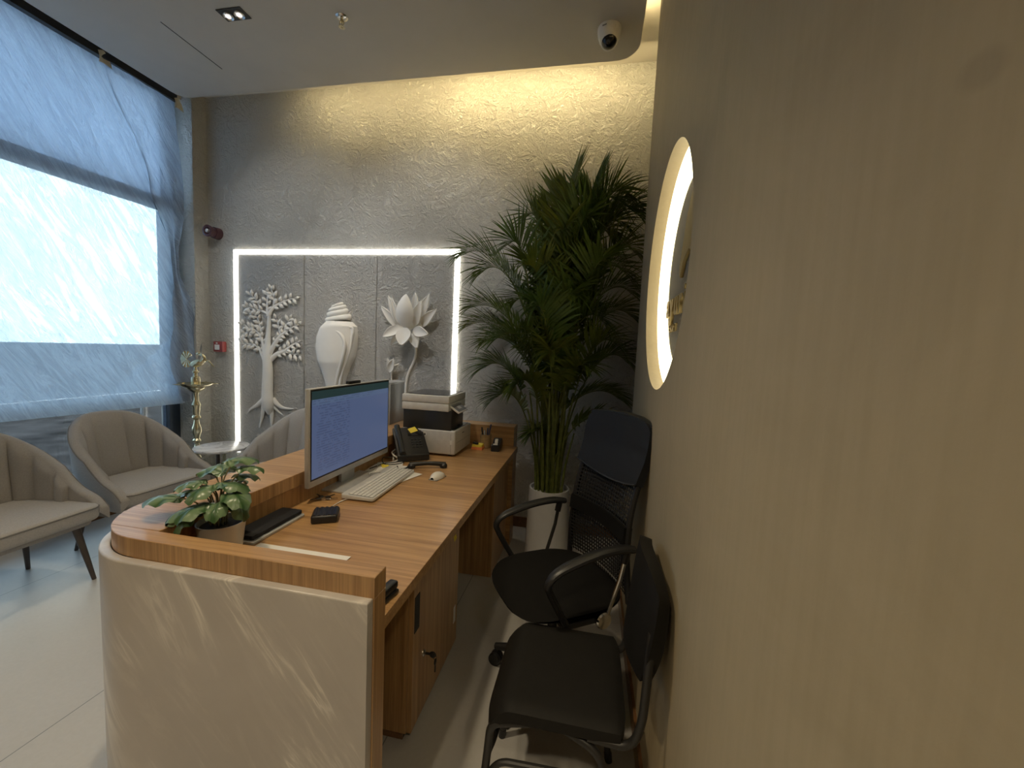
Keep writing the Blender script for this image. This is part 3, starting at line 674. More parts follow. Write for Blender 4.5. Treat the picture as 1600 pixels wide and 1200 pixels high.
ROOTS = [[(-2.891, 0.895, 0.0327), (-2.969, 0.841, 0.0188), (-3.041, 0.799, 0.0113), (-3.084, 0.752, 0.0038)], [(-2.892, 0.877, 0.0301), (-2.921, 0.745, 0.0176), (-2.957, 0.624, 0.0038)], [(-2.836, 0.875, 0.0301), (-2.822, 0.753, 0.0201), (-2.83, 0.647, 0.0075)], [(-2.808, 0.901, 0.0327), (-2.732, 0.839, 0.0176), (-2.649, 0.826, 0.01), (-2.601, 0.83, 0.0038)], [(-2.829, 0.869, 0.0226), (-2.759, 0.794, 0.01), (-2.718, 0.766, 0.0038)]]
SHELL_L = [(-2.22, 1.758), (-2.251, 1.73), (-2.246, 1.705), (-2.273, 1.685), (-2.27, 1.663), (-2.279, 1.64), (-2.273, 1.616), (-2.335, 1.562), (-2.366, 1.477), (-2.373, 1.392), (-2.357, 1.294), (-2.317, 1.197), (-2.285, 1.1), (-2.268, 1.015), (-2.244, 0.903), (-2.212, 0.819)]
SHELL_R = [(-2.151, 1.767), (-2.105, 1.747), (-2.097, 1.718), (-2.077, 1.696), (-2.074, 1.672), (-2.05, 1.651), (-2.035, 1.626), (-1.984, 1.584), (-1.974, 1.492), (-1.979, 1.409), (-1.996, 1.325), (-2.038, 1.24), (-2.075, 1.154), (-2.097, 1.068), (-2.126, 0.911), (-2.165, 0.823)]
LIP = [(-2.223, 1.543), (-2.164, 1.548), (-2.102, 1.525), (-2.059, 1.475), (-2.046, 1.406), (-2.066, 1.308), (-2.111, 1.194), (-2.147, 1.08), (-2.174, 0.965)]
LIP2 = [(-2.195, 1.555), (-2.103, 1.564), (-1.993, 1.568), (-1.998, 1.477), (-2.012, 1.394), (-2.035, 1.31), (-2.08, 1.196), (-2.11, 1.082), (-2.143, 0.967)]
PETALS = [(-1.437, 1.658, -1.427, 1.874, 0.0392, 0), (-1.419, 1.639, -1.309, 1.861, 0.0452, 0), (-1.56, 1.568, -1.733, 1.763, 0.0392, 0), (-1.407, 1.6, -1.243, 1.742, 0.0437, 0), (-1.55, 1.575, -1.652, 1.845, 0.0362, 1), (-1.55, 1.605, -1.608, 1.829, 0.0301, 2), (-1.439, 1.605, -1.363, 1.805, 0.0467, 1), (-1.492, 1.587, -1.474, 1.843, 0.0739, 3), (-1.51, 1.576, -1.636, 1.436, 0.0497, 0), (-1.456, 1.578, -1.387, 1.419, 0.0497, 1), (-1.529, 1.599, -1.684, 1.501, 0.0437, 2), (-1.438, 1.572, -1.28, 1.538, 0.0467, 2), (-1.489, 1.587, -1.507, 1.437, 0.0678, 3)]
STEM = [(-1.45, 1.458), (-1.44, 1.378), (-1.46, 1.303), (-1.501, 1.213), (-1.52, 1.117), (-1.524, 0.98), (-1.518, 0.773)]
BUD = [(-1.654, 1.215, -1.675, 1.33, 0.0226, 0), (-1.651, 1.215, -1.567, 1.288, 0.0241, 0), (-1.654, 1.215, -1.607, 1.329, 0.0362, 1)]
BUDSTEM = [(-1.654, 1.219), (-1.651, 1.109), (-1.619, 0.939), (-1.563, 0.77)]
t = thing('carved_tree', 'white plaster relief of a leafy tree with spreading roots on the left panel', 'wall relief')
def relief_tube(bm, pts, k=0.75, lift=0.0, sub=5, n=12):
    P = smooth_path([(p[0], YP-lift, p[1]) for p in pts], sub); r = lerp_list([p[2] for p in pts], sub)
    P = [Vector((p.x, YP-lift-rr*k*0.92, p.z)) for p, rr in zip(P, r)]
    tube(bm, P, r, n, flat=((0, 1, 0), k)); return bm
obj('trunk', relief_tube(NB(), TRUNK, 0.6, 0, 8, 20), 'relief', t)
leaf_spots = []
for b in BRANCHES:
    obj('branch', relief_tube(NB(), [(x, z, r_*1.25+0.001) for x, z, r_ in b], 0.7, 0.002), 'relief', t)
    P = smooth_path([(p[0], 0, p[1]) for p in b], 8); L = sum((P[i+1]-P[i]).length for i in range(len(P)-1)); acc = 0; nxt = 0.24*L+0.01; sd = 1
    for i in range(len(P)-1):
        sl = (P[i+1]-P[i]).length; acc += sl
        if acc >= nxt:
            nxt += 0.026; d = (P[i+1]-P[i]).normalized(); sd = -sd
            ang = math.atan2(d.z, d.x)+sd*math.radians(52)
            leaf_spots.append((P[i].x, P[i].z, ang, random.uniform(0.050, 0.064)))
    d = (P[-1]-P[-3]).normalized(); leaf_spots.append((P[-1].x, P[-1].z, math.atan2(d.z, d.x), 0.045))
for r in ROOTS: obj('root', relief_tube(NB(), r, 0.6, 0), 'relief', t)
def relief_leaf(bm, x, z, ang, ln, y=YP):
    ca, sa = math.cos(ang), math.sin(ang)
    def fn(u, v):
        w_ = ln*0.34*math.sin(PI*min(1, u*0.93+0.03))**0.85*(1-0.25*u); a = 0.006+u*ln; s = (v-0.5)*2
        dep = 0.014*(1-s*s)*math.sin(PI*min(1, u+0.06))+0.010+0.012*u
        px, pz = a, s*w_
        return (x+px*ca-pz*sa, y-dep, z+px*sa+pz*ca)
    return sheet(bm, 8, 6, fn, 0.007)
bm = NB()
lim = [l for l in leaf_spots if -3.162 < l[0]+l[3]*math.cos(l[2]) < -2.508]
for l in lim: relief_leaf(bm, *l)
obj('leaves', bm, 'relief', t); settle(t)

t = thing('carved_conch', 'large white plaster conch shell relief on the middle panel', 'wall relief')
def lr(tab, z):
    for (xa, za), (xb, zb) in zip(tab, tab[1:]):
        if za >= z >= zb: return xa+(xb-xa)*(za-z)/max(1e-6, za-zb)
    return tab[-1][0] if z < tab[-1][1] else tab[0][0]
def conch(za, zb, dep, ns):
    def fn(u, v):
        z = za+(zb-za)*v; a = lr(SHELL_L, z); b = lr(SHELL_R, z); x = a+(b-a)*u
        s = 2*u-1; wd = (b-a)/2
        return (x, YP-dep(z, wd)*math.sqrt(max(0, 1-s*s))-0.001, z)
    return sheet(NB(), 40, ns, fn)
SHELL_L = [(x, z) for x, z in SHELL_L if z < 1.76]; SHELL_L = [SHELL_L[0]]+SHELL_L[2:] if SHELL_L[0][0] > SHELL_L[1][0] and False else SHELL_L
obj('body', conch(1.622, 0.82, lambda z, wd: min(0.10, wd*0.62), 60), 'relief', t)
# the turns of the spire, each a rounded ring narrower than the one below
for k, (za, zb, xa, xb) in enumerate(((1.672, 1.612, -2.288, -2.042), (1.718, 1.664, -2.272, -2.072), (1.750, 1.708, -2.256, -2.090), (1.772, 1.742, -2.232, -2.118))):
    def ring(u, v):
        s = 2*u-1; h = 2*v-1; q = math.sqrt(max(0, 1-h*h)); hw = (xb-xa)/2
        return ((xa+xb)/2+s*hw*(0.86+0.14*q), YP-0.001-(0.40*hw+0.012)*math.sqrt(max(0, 1-s*s))*(0.45+0.55*q), (za+zb)/2+h*(za-zb)/2-0.03*s*hw*0 + 0.018*s)
    obj('whorl', sheet(NB(), 24, 10, ring), 'relief', t)
bm = NB(); P = smooth_path([(x, YP-0.086, z) for x, z in LIP], 8)
P = [Vector((p.x, YP-(0.088-0.045*max(0, (1.30-p.z)/0.3) if p.z < 1.30 else 0.088), p.z)) for p in P]
tube(bm, P, lerp_list([0.004, 0.010, 0.013, 0.014, 0.014, 0.013, 0.012, 0.011, 0.010], 8), 10); obj('lip', bm, 'relief', t)
P2 = smooth_path([(x, 0, z) for x, z in LIP2], 8)
def flange(u, v):
    i = u*(len(P)-1); k = int(min(i, len(P)-2)); f = i-k
    a = P[k].lerp(P[k+1], f); b = P2[k].lerp(P2[k+1], f)
    q = Vector((a.x+(b.x-a.x)*v, a.y+0.006+(YP-0.055-a.y)*v*0.6+0.018*math.sin(PI*v), a.z+(b.z-a.z)*v)); return q
obj('flange', sheet(NB(), 60, 8, flange, -0.004), 'relief', t)
tube_pts = [Vector((p.x-0.002, YP-0.058, p.z)) for p in P2]
obj('outer_lip', tube(NB(), tube_pts, 0.009, 8), 'relief', t); settle(t)

def petal_mesh(bx, bz, tx, tz, hw, layer, curl=1.0):
    d = Vector((tx-bx, tz-bz)); L = d.length; d.normalize(); n = Vector((-d.y, d.x))
    y0 = YP-0.016-0.028*layer; rise = 0.060*(1 if layer < 3 else 0.8)
    def fn(u, v):
        s = 2*v-1; w_ = hw*(math.sin(PI*u**0.80)**0.75 if 0 < u < 1 else 0.0)*(1.0-0.10*u); w_ = max(w_, 0.004*(1-u))
        px = bx+d.x*u*L+n.x*s*w_; pz = bz+d.y*u*L+n.y*s*w_
        bulge = 0.030 if layer == 3 and tz > bz else -0.016
        return (px, y0-rise*math.sin(u*PI*0.62)*curl-bulge*(1-s*s)*math.sin(PI*u), pz)
    return sheet(NB(), 16, 10, fn, -0.009)
t = thing('carved_lotus', 'open white plaster lotus flower relief on a curved stem, right panel', 'wall relief')
for p in PETALS: obj('petal', petal_mesh(*p), 'relief', t)
obj('flower_core', ball(NB(), (-1.482, YP-0.025, 1.60), (0.075, 0.03, 0.05)), 'relief', t)
obj('stem', tube(NB(), smooth_path([(x, YP-0.010, z) for x, z in STEM], 6), 0.010, 10), 'relief', t); settle(t)
t = thing('carved_bud', 'small white plaster lotus bud relief peeking above the grey tower', 'wall relief')
for p in BUD: obj('petal', petal_mesh(*p, curl=0.5), 'relief', t)
obj('stem', tube(NB(), smooth_path([(x, YP-0.010, z) for x, z in BUDSTEM], 6), 0.008, 10), 'relief', t); settle(t)

# ================================================================== ROUND NICHE: LED RING, LETTERS
bm = NB()
for ra, rb, xa, xb in ((NR-0.085, NR-0.001, XR+ND-0.034, XR+ND-0.001),):
    V = []
    for k in range(97):
        a = 2*PI*k/96; c, s_ = math.cos(a), math.sin(a)
        V.append([(xb-0.003, NY+ra*c, NZ+ra*s_), (xa, NY+rb*c, NZ+rb*s_), (xb, NY+rb*c, NZ+rb*s_), (xb, NY+ra*c, NZ+ra*s_)])
    vv = [[bm.verts.new(p) for p in q] for q in V[:-1]]
    for k in range(96):
        A, B = vv[k], vv[(k+1) % 96]
        for j in range(4): bm.faces.new((A[j], A[(j+1) % 4], B[(j+1) % 4], B[j]))
single('led_ring', bm, 'led_warm', 'glowing warm led ring inside the round wall niche', 'light ring')
def text_thing(name, body, size, yc, zc, depth, label, mat, step):
    """raised letters on the niche back, read by someone facing the wall"""
    t = thing(name, label, 'wall lettering', (XR+ND-depth, yc, zc))
    x = 0.0
    for ch in body:
        cu = bpy.data.curves.new('letter', 'FONT'); cu.body = ch; cu.size = size; cu.extrude = depth/2; cu.offset = size*0.018
        ob = bpy.data.objects.new('letter', cu); me = bpy.data.meshes.new_from_object(ob)
        wdt = max(v.co.x for v in me.vertices)
        me.transform(Matrix(((0, 0, -1, depth/2), (-1, 0, 0, -x), (0, 1, 0, 0), (0, 0, 0, 1))))
        me.materials.append(MT[mat]); o = bpy.data.objects.new('letter', me); COL.objects.link(o); o.parent = t
        bpy.data.objects.remove(ob); x += wdt+step
    return t
text_thing('sign_lettering', 'ayuri', 0.150, 1.985, 1.622, 0.014, 'raised gold word on the textured back of the round niche', 'gold', 0.018)
text_thing('sign_subtitle', 'EART', 0.046, 1.925, 1.555, 0.008, 'small raised gold line of capitals below the word in the niche', 'gold', 0.012)
bm = NB()
tb = bmesh.new(); prism(tb, [(-1.755, 1.790), (-1.730, 1.757), (-1.690, 1.810), (-1.61, 1.84), (-1.53, 1.81), (-1.490, 1.757), (-1.465, 1.790), (-1.53, 1.96), (-1.61, 2.06), (-1.69, 1.96)], -0.007, 0.007, 0.002, 1)
bmesh.ops.transform(tb, matrix=Matrix(((0, 0, 1, XR+ND-0.008), (-1, 0, 0, 0), (0, 1, 0, 0), (0, 0, 0, 1))), verts=tb.verts); merge(bm, tb)
single('sign_emblem', bm, 'gold', 'gold pointed emblem above the word in the niche', 'wall emblem')
# ================================================================== RECEPTION DESK
def arc_pts(cx, cy, r, a0, a1, n=14):
    return [(cx+r*math.cos(math.radians(a0+(a1-a0)*k/n)), cy+r*math.sin(math.radians(a0+(a1-a0)*k/n))) for k in range(n+1)]
def two_grain(o):
    o.data.materials.append(MT['wood_z'])      # edge banding with upright grain
    for p in o.data.polygons:
        if abs(p.normal.z) < 0.5: p.material_index = 1
    return o
t = thing('reception_desk', 'oak and grey marble reception desk with a rounded corner and raised ledge', 'desk')
ZL = 0.89; ZW = 0.75; XO = -1.432; YF = 0.868
# marble cladding 20 mm proud of the ledge
outer = [(-0.482, YF-0.024)]+arc_pts(-1.20, YF-0.024+0.26, 0.26, 270, 180)+[(-1.46, 3.02)]
inner = [(-1.4325, 3.02)]+arc_pts(-1.20, YF+0.235, 0.2325, 180, 270)+[(-0.482, YF+0.0025)]
obj('stone_cladding', prism(NB(), outer+inner, 0.0, 0.838, 0.006, 3), 'stone', t)
fl = [(-0.478, 0.924), (-0.478, YF)]+arc_pts(-1.20, YF+0.235, 0.232, 270, 230.5, 8)
two_grain(obj('front_ledge', prism(NB(), fl, 0.835, ZL, 0.0015, 1), 'wood_x', t))
c205 = arc_pts(-1.20, YF+0.235, 0.232, 230.2, 180, 10)
sl = [(-1.179, 0.9255)]+c205+[(XO, 3.02), (-1.18, 3.02)]
two_grain(obj('side_ledge', prism(NB(), sl, 0.835, ZL, 0.0015, 1), 'wood_x', t))
obj('front_panel', box(NB(), -1.20, -0.478, YF+0.001, 0.924, 0, 0.835, 0.001, 1), 'wood_z', t)
obj('inner_panel', box(NB(), -1.23, -1.20, 0.926, 2.90, 0.0, 0.835, 0.001, 1), 'wood_z', t)
obj('back_ledge', box(NB(), -1.18, -0.515, 2.885, 3.02, 0.0, ZL, 0.001, 1), 'wood_x', t)
obj('worktop', box(NB(), -1.20, -0.484, 0.925, 2.884, 0.712, ZW, 0.001, 1), 'wood_x', t)
obj('end_support', box(NB(), -1.18, -0.545, 2.44, 2.88, 0.0, 0.711, 0.001, 1), 'wood_z', t)
settle(t)

t = thing('desk_cabinet', 'oak pedestal cabinet under the near end of the worktop', 'cabinet')
obj('body', box(NB(), -1.15, -0.580, 1.29, 1.80, 0.045, 0.708, 0.001, 1), 'wood_z', t)
obj('plinth', box(NB(), -1.13, -0.600, 1.31, 1.78, 0.0, 0.045), 'wood_dark', t)
d = obj('door', box(NB(), -0.579, -0.560, 1.292, 1.798, 0.05, 0.704, 0.001, 1), 'wood_z', t)
obj('handle', box(NB(), -0.561, -0.558, 1.300, 1.342, 0.425, 0.560, 0.001, 1), 'black_metal', d)
bm = NB(); tb = bmesh.new(); lathe(tb, [(0.013, 0), (0.013, 0.006), (0.009, 0.009)], (0, 0, 0), 20)
bmesh.ops.transform(tb, matrix=Matrix.Translation((-0.560, 1.385, 0.292)) @ Matrix.Rotation(PI/2, 4, 'Y'), verts=tb.verts); merge(bm, tb)
obj('lock', bm, 'chrome', d)
settle(t)
t = thing('lock_key', 'black key in the cabinet lock with a second key dangling', 'key')
bm = NB(); box(bm, -0.550, -0.528, 1.383, 1.387, 0.288, 0.296); ball(bm, (-0.520, 1.385, 0.291), (0.014, 0.004, 0.013)); obj('key', bm, 'black_metal', t)
bm = NB(); tube(bm, [(-0.512+0.008*math.cos(a*0.5), 1.385, 0.282+0.008*math.sin(a*0.5)) for a in range(13)], 0.0009, 6)
ball(bm, (-0.510, 1.388, 0.262), (0.004, 0.011, 0.013)); box(bm, -0.512, -0.508, 1.384, 1.391, 0.222, 0.254, 0.001, 1)
obj('spare_key', bm, 'black_metal', t); settle(t)
single('sticky_note', sheet(NB(), 5, 4, lambda u, v: (-0.557+0.006*v*v, 1.700+0.030*u, 0.615-0.034*v+0.006*u), 0.0006), 'yellow_note', 'small curled yellow sticky tab on the cabinet door near its top', 'sticky note')
single('door_sticker', box(NB(), -0.5605, -0.559, 1.745, 1.772, 0.16, 0.24), 'paper', 'pale paper sticker on the far edge of the cabinet door', 'sticker')

# ================================================================== MONITOR
t = thing('all_in_one_computer', 'silver framed desktop computer showing a blue spreadsheet', 'computer', (-1.135, 1.845, ZW), 0)
x0 = -0.02
obj('housing', box(NB(), x0, x0+0.022, -0.340, 0.330, 0.072, 0.498, 0.004), 'silver', t)
obj('bezel', box(NB(), x0+0.020, x0+0.0232, -0.330, 0.322, 0.100, 0.494, 0.001, 1), 'black_plastic', t)
sc = obj('display', box(NB(), 0, 0.0008, 0, 0.638, 0, 0.378), 'screen', t, smooth=False, loc=(x0+0.0232, -0.323, 0.108))
obj('webcam', box(NB(), x0+0.002, x0+0.020, -0.055, 0.045, 0.495, 0.512, 0.003), 'black_plastic', t)
bm = NB(); prism(bm, rrect(-0.14, 0.11, -0.17, 0.15, 0.02), 0.0, 0.010, 0.003); obj('stand_base', bm, 'silver', t)
bm = NB(); box(bm, -0.055, -0.035, -0.055, 0.055, 0.008, 0.30, 0.004); box(bm, -0.040, x0+0.002, -0.055, 0.055, 0.20, 0.30, 0.004); obj('stand_neck', bm, 'silver', t)
t.rotation_euler = (0, 0, math.radians(-1.0))

# ================================================================== KEYBOARD + MOUSE
kb = thing('keyboard', 'cream wired keyboard lying across loose papers', 'keyboard', (-0.985, 1.84, ZW+0.006), 0)
KW, KD = 0.46, 0.155         # along local y, local x
bm = NB(); tb = bmesh.new(); prism(tb, rrect(-KD/2, KD/2, -KW/2, KW/2, 0.010), 0.0, 0.013, 0.003)
for v in tb.verts:
    if v.co.z > 0.006: v.co.z += 0.008*(-v.co.x/KD+0.5)
merge(bm, tb); obj('tray', bm, 'light_plastic', kb)
bm = NB(); box(bm, -KD/2+0.030, KD/2-0.008, -KW/2+0.010, KW/2-0.010, 0.0105, 0.0135, mat=Matrix.Translation((0, 0, 0.004)) @ Matrix.Rotation(math.radians(2.9), 4, 'Y')); obj('key_well', bm, 'grey_plastic', kb)
key0 = None
rows = 6; pitch_x = 0.0192
def rowkeys(r):
    a = -KW/2+0.013; out = []; W = 0.0185
    widths = {0: [1]*18, 1: [1]*13+[2, 1, 1, 1], 2: [1.5]+[1]*12+[1.5, 1, 1, 1], 3: [1.8]+[1]*11+[2.2, 1, 1, 1], 4: [2.3]+[1]*10+[2.7, 1, 1, 1], 5: [1.3, 1.3, 1.3, 6.0, 1.3, 1.3, 1.3, 1.3, 1, 1, 1]}[r]
    tot = sum(widths); sc_ = (KW-0.026)/tot
    for w_ in widths: out.append((a, a+w_*sc_)); a += w_*sc_
    return out
kc = {}
for r in range(rows):
    xx = -KD/2+0.040+r*pitch_x
    for (a, b) in rowkeys(r):
        wkey = round(b-a, 4)
        if wkey not in kc:
            bm = NB(); box(bm, -0.0077, 0.0077, -(b-a)/2+0.0018, (b-a)/2-0.0018, 0, 0.0045, 0.0012, 1); kc[wkey] = obj('key', bm, 'white_plastic', kb); k_ = kc[wkey]
        else:
            k_ = kc[wkey].copy(); COL.objects.link(k_)
        k_.location = (xx, (a+b)/2, 0.0165-0.05*(xx+0.02)); k_.rotation_euler = (0, math.radians(2.9), 0)
kb.rotation_euler = (0, 0, math.radians(1.5))
bm = NB(); tube(bm, smooth_path([(-1.005, 1.485, ZW+0.012), (-1.025, 1.50, ZW+0.008), (-1.04, 1.54, ZW+0.004), (-1.035, 1.60, ZW+0.004), (-1.005, 1.66, ZW+0.0045)], 8), 0.0022, 8)
single('charging_cable', bm, 'white_plastic', 'short white cable from the black power bank to the keyboard', 'cable')
ms = thing('computer_mouse', 'white computer mouse on the worktop right of the keyboard', 'mouse', (-0.765, 2.03, ZW), math.radians(80))
def mouse_fn(u, v):
    a = PI*v; s = math.cos(a); x = -0.055+0.11*u; wd = 0.031*math.sin(PI*min(1, max(0, u*0.94+0.03)))**0.45; h = 0.036*math.sin(PI*(0.10+0.80*u))**0.8*(1.0-0.25*u)
    return (x, s*wd, 0.003+h*math.sin(a)**0.75)
bm = sheet(NB(), 20, 16, mouse_fn); bm.faces.new([v for v in sorted([v for v in bm.verts if v.co.z < 0.0031 and v.co.y > 0], key=lambda v: v.co.x)]+[v for v in sorted([v for v in bm.verts if v.co.z < 0.0031 and v.co.y <= 0], key=lambda v: -v.co.x)])
obj('shell', bm, 'white_plastic', ms)
bm = NB(); box(bm, -0.050, 0.050, -0.026, 0.026, 0.0, 0.004, 0.001, 1); obj('sole', bm, 'grey_plastic', ms)
bm = NB(); ball(bm, (0.028, 0, 0.027), (0.009, 0.003, 0.004)); obj('wheel', bm, 'grey_plastic', ms)

# ================================================================== SMALL THINGS ON THE WORKTOP
t = thing('power_bank', 'black ribbed square power bank on the worktop in front of the keyboard', 'power bank', (-0.992, 1.412, ZW), math.radians(28))
bm = NB(); box(bm, -0.048, 0.048, -0.048, 0.048, 0.0, 0.032, 0.008, 3); obj('case', bm, 'black_plastic', t)
bm = NB()
for k in range(5): tube(bm, [(-0.036+0.018*k, -0.042, 0.0315), (-0.036+0.018*k, 0.042, 0.0315)], 0.0065, 8, flat=((0, 0, 1), 0.55))
obj('ribs', bm, 'black_plastic', t)
single('tablet', prism(NB(), rrect(-1.170, -1.083, 1.155, 1.415, 0.012), ZW+0.0005, ZW+0.010, 0.002), 'silver', 'thin silver tablet lying under the black notebook', 'tablet')
single('notebook', prism(NB(), rrect(-1.186, -1.094, 1.165, 1.412, 0.008), ZW+0.0115, ZW+0.026, 0.003), 'black_leather', 'closed black notebook lying on the silver tablet beside the potted plant', 'notebook')
single('paper_strip', sheet(NB(), 12, 2, lambda u, v: (-1.075+0.345*u, 1.142+0.034*v-0.004*u, ZW+0.0012+0.0025*u*u), 0.0005), 'paper', 'long white strip of paper behind the front ledge', 'paper')
bm = NB(); tb = bmesh.new(); box(tb, -0.018, 0.018, -0.055, 0.055, 0, 0.012, 0.004); box(tb, -0.014, 0.014, -0.050, 0.058, 0.012, 0.034, 0.006)
bmesh.ops.transform(tb, matrix=Matrix.Translation((-0.520, 0.985, ZW+0.0005)) @ Matrix.Rotation(math.radians(-8), 4, 'Z'), verts=tb.verts); merge(bm, tb)
single('stapler', bm, 'black_plastic', 'dark stapler half hidden behind the front ledge end', 'stapler')
t = thing('bunch_of_keys', 'small bunch of dark keys in front of the computer stand', 'keys')
kx, ky = -1.125, 1.585
bm = NB(); tube(bm, [(kx+0.012*math.cos(2*PI*a/20), ky+0.012*math.sin(2*PI*a/20), ZW+0.003) for a in range(20)], 0.0014, 6, closed=True); obj('ring', bm, 'chrome', t)
for a, L in ((20, 0.05), (150, 0.055), (230, 0.045), (75, 0.05)):
    m4 = Matrix.Translation((kx, ky, ZW+0.004+a*0.00002)) @ Matrix.Rotation(math.radians(a), 4, 'Z')
    bm = NB(); box(bm, 0.010, 0.010+0.022, -0.010, 0.010, 0, 0.004, 0.002, 1, mat=m4); box(bm, 0.030, 0.010+L, -0.003, 0.003, 0.001, 0.003, mat=m4); obj('key', bm, 'black_metal' if a != 20 else 'chrome', t)
settle(t)
for k, (cx, cy, rz, sx, sy, lab) in enumerate(((-1.075, 2.02, 0.10, 0.21, 0.297, 'sheet of white paper under the keyboard, lowest of the pile'), (-0.965, 1.98, -0.30, 0.148, 0.21, 'folded white sheet sticking out below the keyboard edge'), (-1.09, 2.11, 0.35, 0.148, 0.21, 'pale paper slip behind the keyboard by the screen'))):
    bm = NB(); box(bm, -sx/2, sx/2, -sy/2, sy/2, 0, 0.0012, mat=Matrix.Translation((cx, cy, ZW+0.0006+0.0016*k)) @ Matrix.Rotation(rz, 4, 'Z'))
    single('paper_sheet', bm, 'paper', lab, 'paper', 'papers under the keyboard')
bm = NB(); box(bm, -0.019, 0.019, -0.025, 0.025, 0, 0.006, mat=Matrix.Translation((-1.115, 2.12, ZW+0.0055)) @ Matrix.Rotation(0.6, 4, 'Z')); single('sticky_note', bm, 'yellow_note', 'small yellow note pad behind the keyboard on the papers', 'sticky note')
for col, lab, pts in (('white_plastic', 'bundle of looped white cable behind the computer', [(-1.12, 2.23, .012), (-1.15, 2.30, .035), (-1.11, 2.36, .050), (-1.06, 2.33, .030), (-1.09, 2.25, .022), (-1.15, 2.27, .045), (-1.13, 2.35, .060), (-1.07, 2.31, .042), (-1.10, 2.22, .010), (-1.16, 2.15, .006)]),
                      ('black_plastic', 'tangle of black cable behind the computer and phone', [(-1.17, 2.05, .006), (-1.14, 2.16, .008), (-1.08, 2.22, .010), (-1.14, 2.28, .012), (-1.17, 2.36, .02), (-1.08, 2.30, .016), (-1.05, 2.20, .010), (-1.12, 2.13, .014), (-1.17, 2.20, .03), (-1.12, 2.26, .02)]),
                      ('light_plastic', 'thin white cable looping out from behind the computer stand', [(-1.07, 1.98, .012), (-1.05, 1.94, .030), (-1.08, 1.90, .035), (-1.10, 1.93, .02), (-1.13, 2.05, .010), (-1.16, 2.12, .006)])):
    single('cable', tube(NB(), smooth_path([(x, y, ZW+z) for x, y, z in pts], 8), 0.0045 if 'bundle' in lab else 0.0028, 8), col, lab, 'cable')

# desk phone
t = thing('desk_phone', 'black office telephone tilted up beside the printer', 'telephone', (-1.075, 2.36, ZW), math.radians(-52))
# local: x towards the user, y width; wedge body
def wedge(x0, x1, y0, y1, zf, zb, th):
    b_ = NB(); v = [(x0, zb), (x1, zf), (x1, zf-th), (x0, zb-th)]
    A = [b_.verts.new((x, y0, z)) for x, z in v]; B = [b_.verts.new((x, y1, z)) for x, z in v]
    b_.faces.new(A[::-1]); b_.faces.new(B)
    for k in range(4): b_.faces.new((A[k], A[(k+1) % 4], B[(k+1) % 4], B[k]))
    bmesh.ops.recalc_face_normals(b_, faces=b_.faces)
    bmesh.ops.bevel(b_, geom=b_.edges[:], offset=0.006, segments=3, profile=0.5, affect='EDGES'); return b_
obj('body', wedge(-0.085, 0.105, -0.095, 0.095, 0.042, 0.175, 0.040), 'black_plastic', t)
obj('stand', wedge(-0.085, 0.04, -0.06, 0.06, 0.03, 0.135, 0.03), 'black_plastic', t)
tl = math.atan2(0.133, 0.19)
def onface(u, v, lift=0.0):     # u along the slope from its top, v across
    x = -0.085+u*math.cos(tl); z = 0.175-u*math.sin(tl); return Vector((x+lift*math.sin(tl), v, z+lift*math.cos(tl)))
mf = Matrix.Rotation(tl, 4, 'Y')
obj('lcd', box(NB(), -0.022, 0.022, -0.040, 0.050, -0.001, 0.001, mat=Matrix.Translation(onface(0.055, 0.03, 0.001)) @ mf), 'dark_glass', t)
kb0 = None
for r in range(4):
    for c in range(3):
        if kb0 is None:
            kb0 = obj('button', box(NB(), -0.0055, 0.0055, -0.0075, 0.0075, 0, 0.004, 0.001, 1), 'smoke_plastic', t); b_ = kb0
        else: b_ = kb0.copy(); COL.objects.link(b_)
        b_.location = onface(0.108+0.020*r, 0.008+0.024*c, 0.0); b_.rotation_euler = (0, tl, 0)
bm = NB(); tube(bm, [onface(0.0, -0.068, 0.012), onface(0.225, -0.068, 0.012)], 0.018, 10, flat=((0, 1, 0), 1.0))
obj('cradle', bm, 'smoke_plastic', t)
single('sticky_note', box(NB(), -0.020, 0.020, -0.026, 0.026, 0, 0.0008, mat=t.matrix_basis @ Matrix.Translation(onface(0.030, 0.028, 0.0035)) @ mf @ Matrix.Rotation(0.35, 4, 'Z')), 'yellow_note', 'yellow sticky note on the upper face of the black telephone', 'sticky note')
t = thing('phone_handset', 'black telephone handset lying on the worktop before the phone', 'telephone handset', (-0.885, 2.185, ZW), math.radians(22))
bm = NB(); tube(bm, smooth_path([(-0.10, 0, 0.018), (-0.06, 0, 0.024), (0, 0, 0.027), (0.06, 0, 0.024), (0.10, 0, 0.018)], 5), lerp_list([0.017, 0.013, 0.012, 0.013, 0.017], 5), 12); obj('grip', bm, 'black_plastic', t)
for s_ in (-1, 1): obj('earpiece' if s_ < 0 else 'mouthpiece', lathe(NB(), [(0.016, 0), (0.021, 0.004), (0.021, 0.018), (0.015, 0.026)], (0.09*s_, 0, 0), 20), 'black_plastic', t)
single('coiled_cord', tube(NB(), smooth_path([(-1.05, 2.14, ZW+0.006), (-1.02, 2.10, ZW+0.006), (-0.99, 2.12, ZW+0.006), (-0.985, 2.145, ZW+0.012)], 6), 0.004, 8), 'black_plastic', 'short black cord between the telephone and its handset', 'cord')

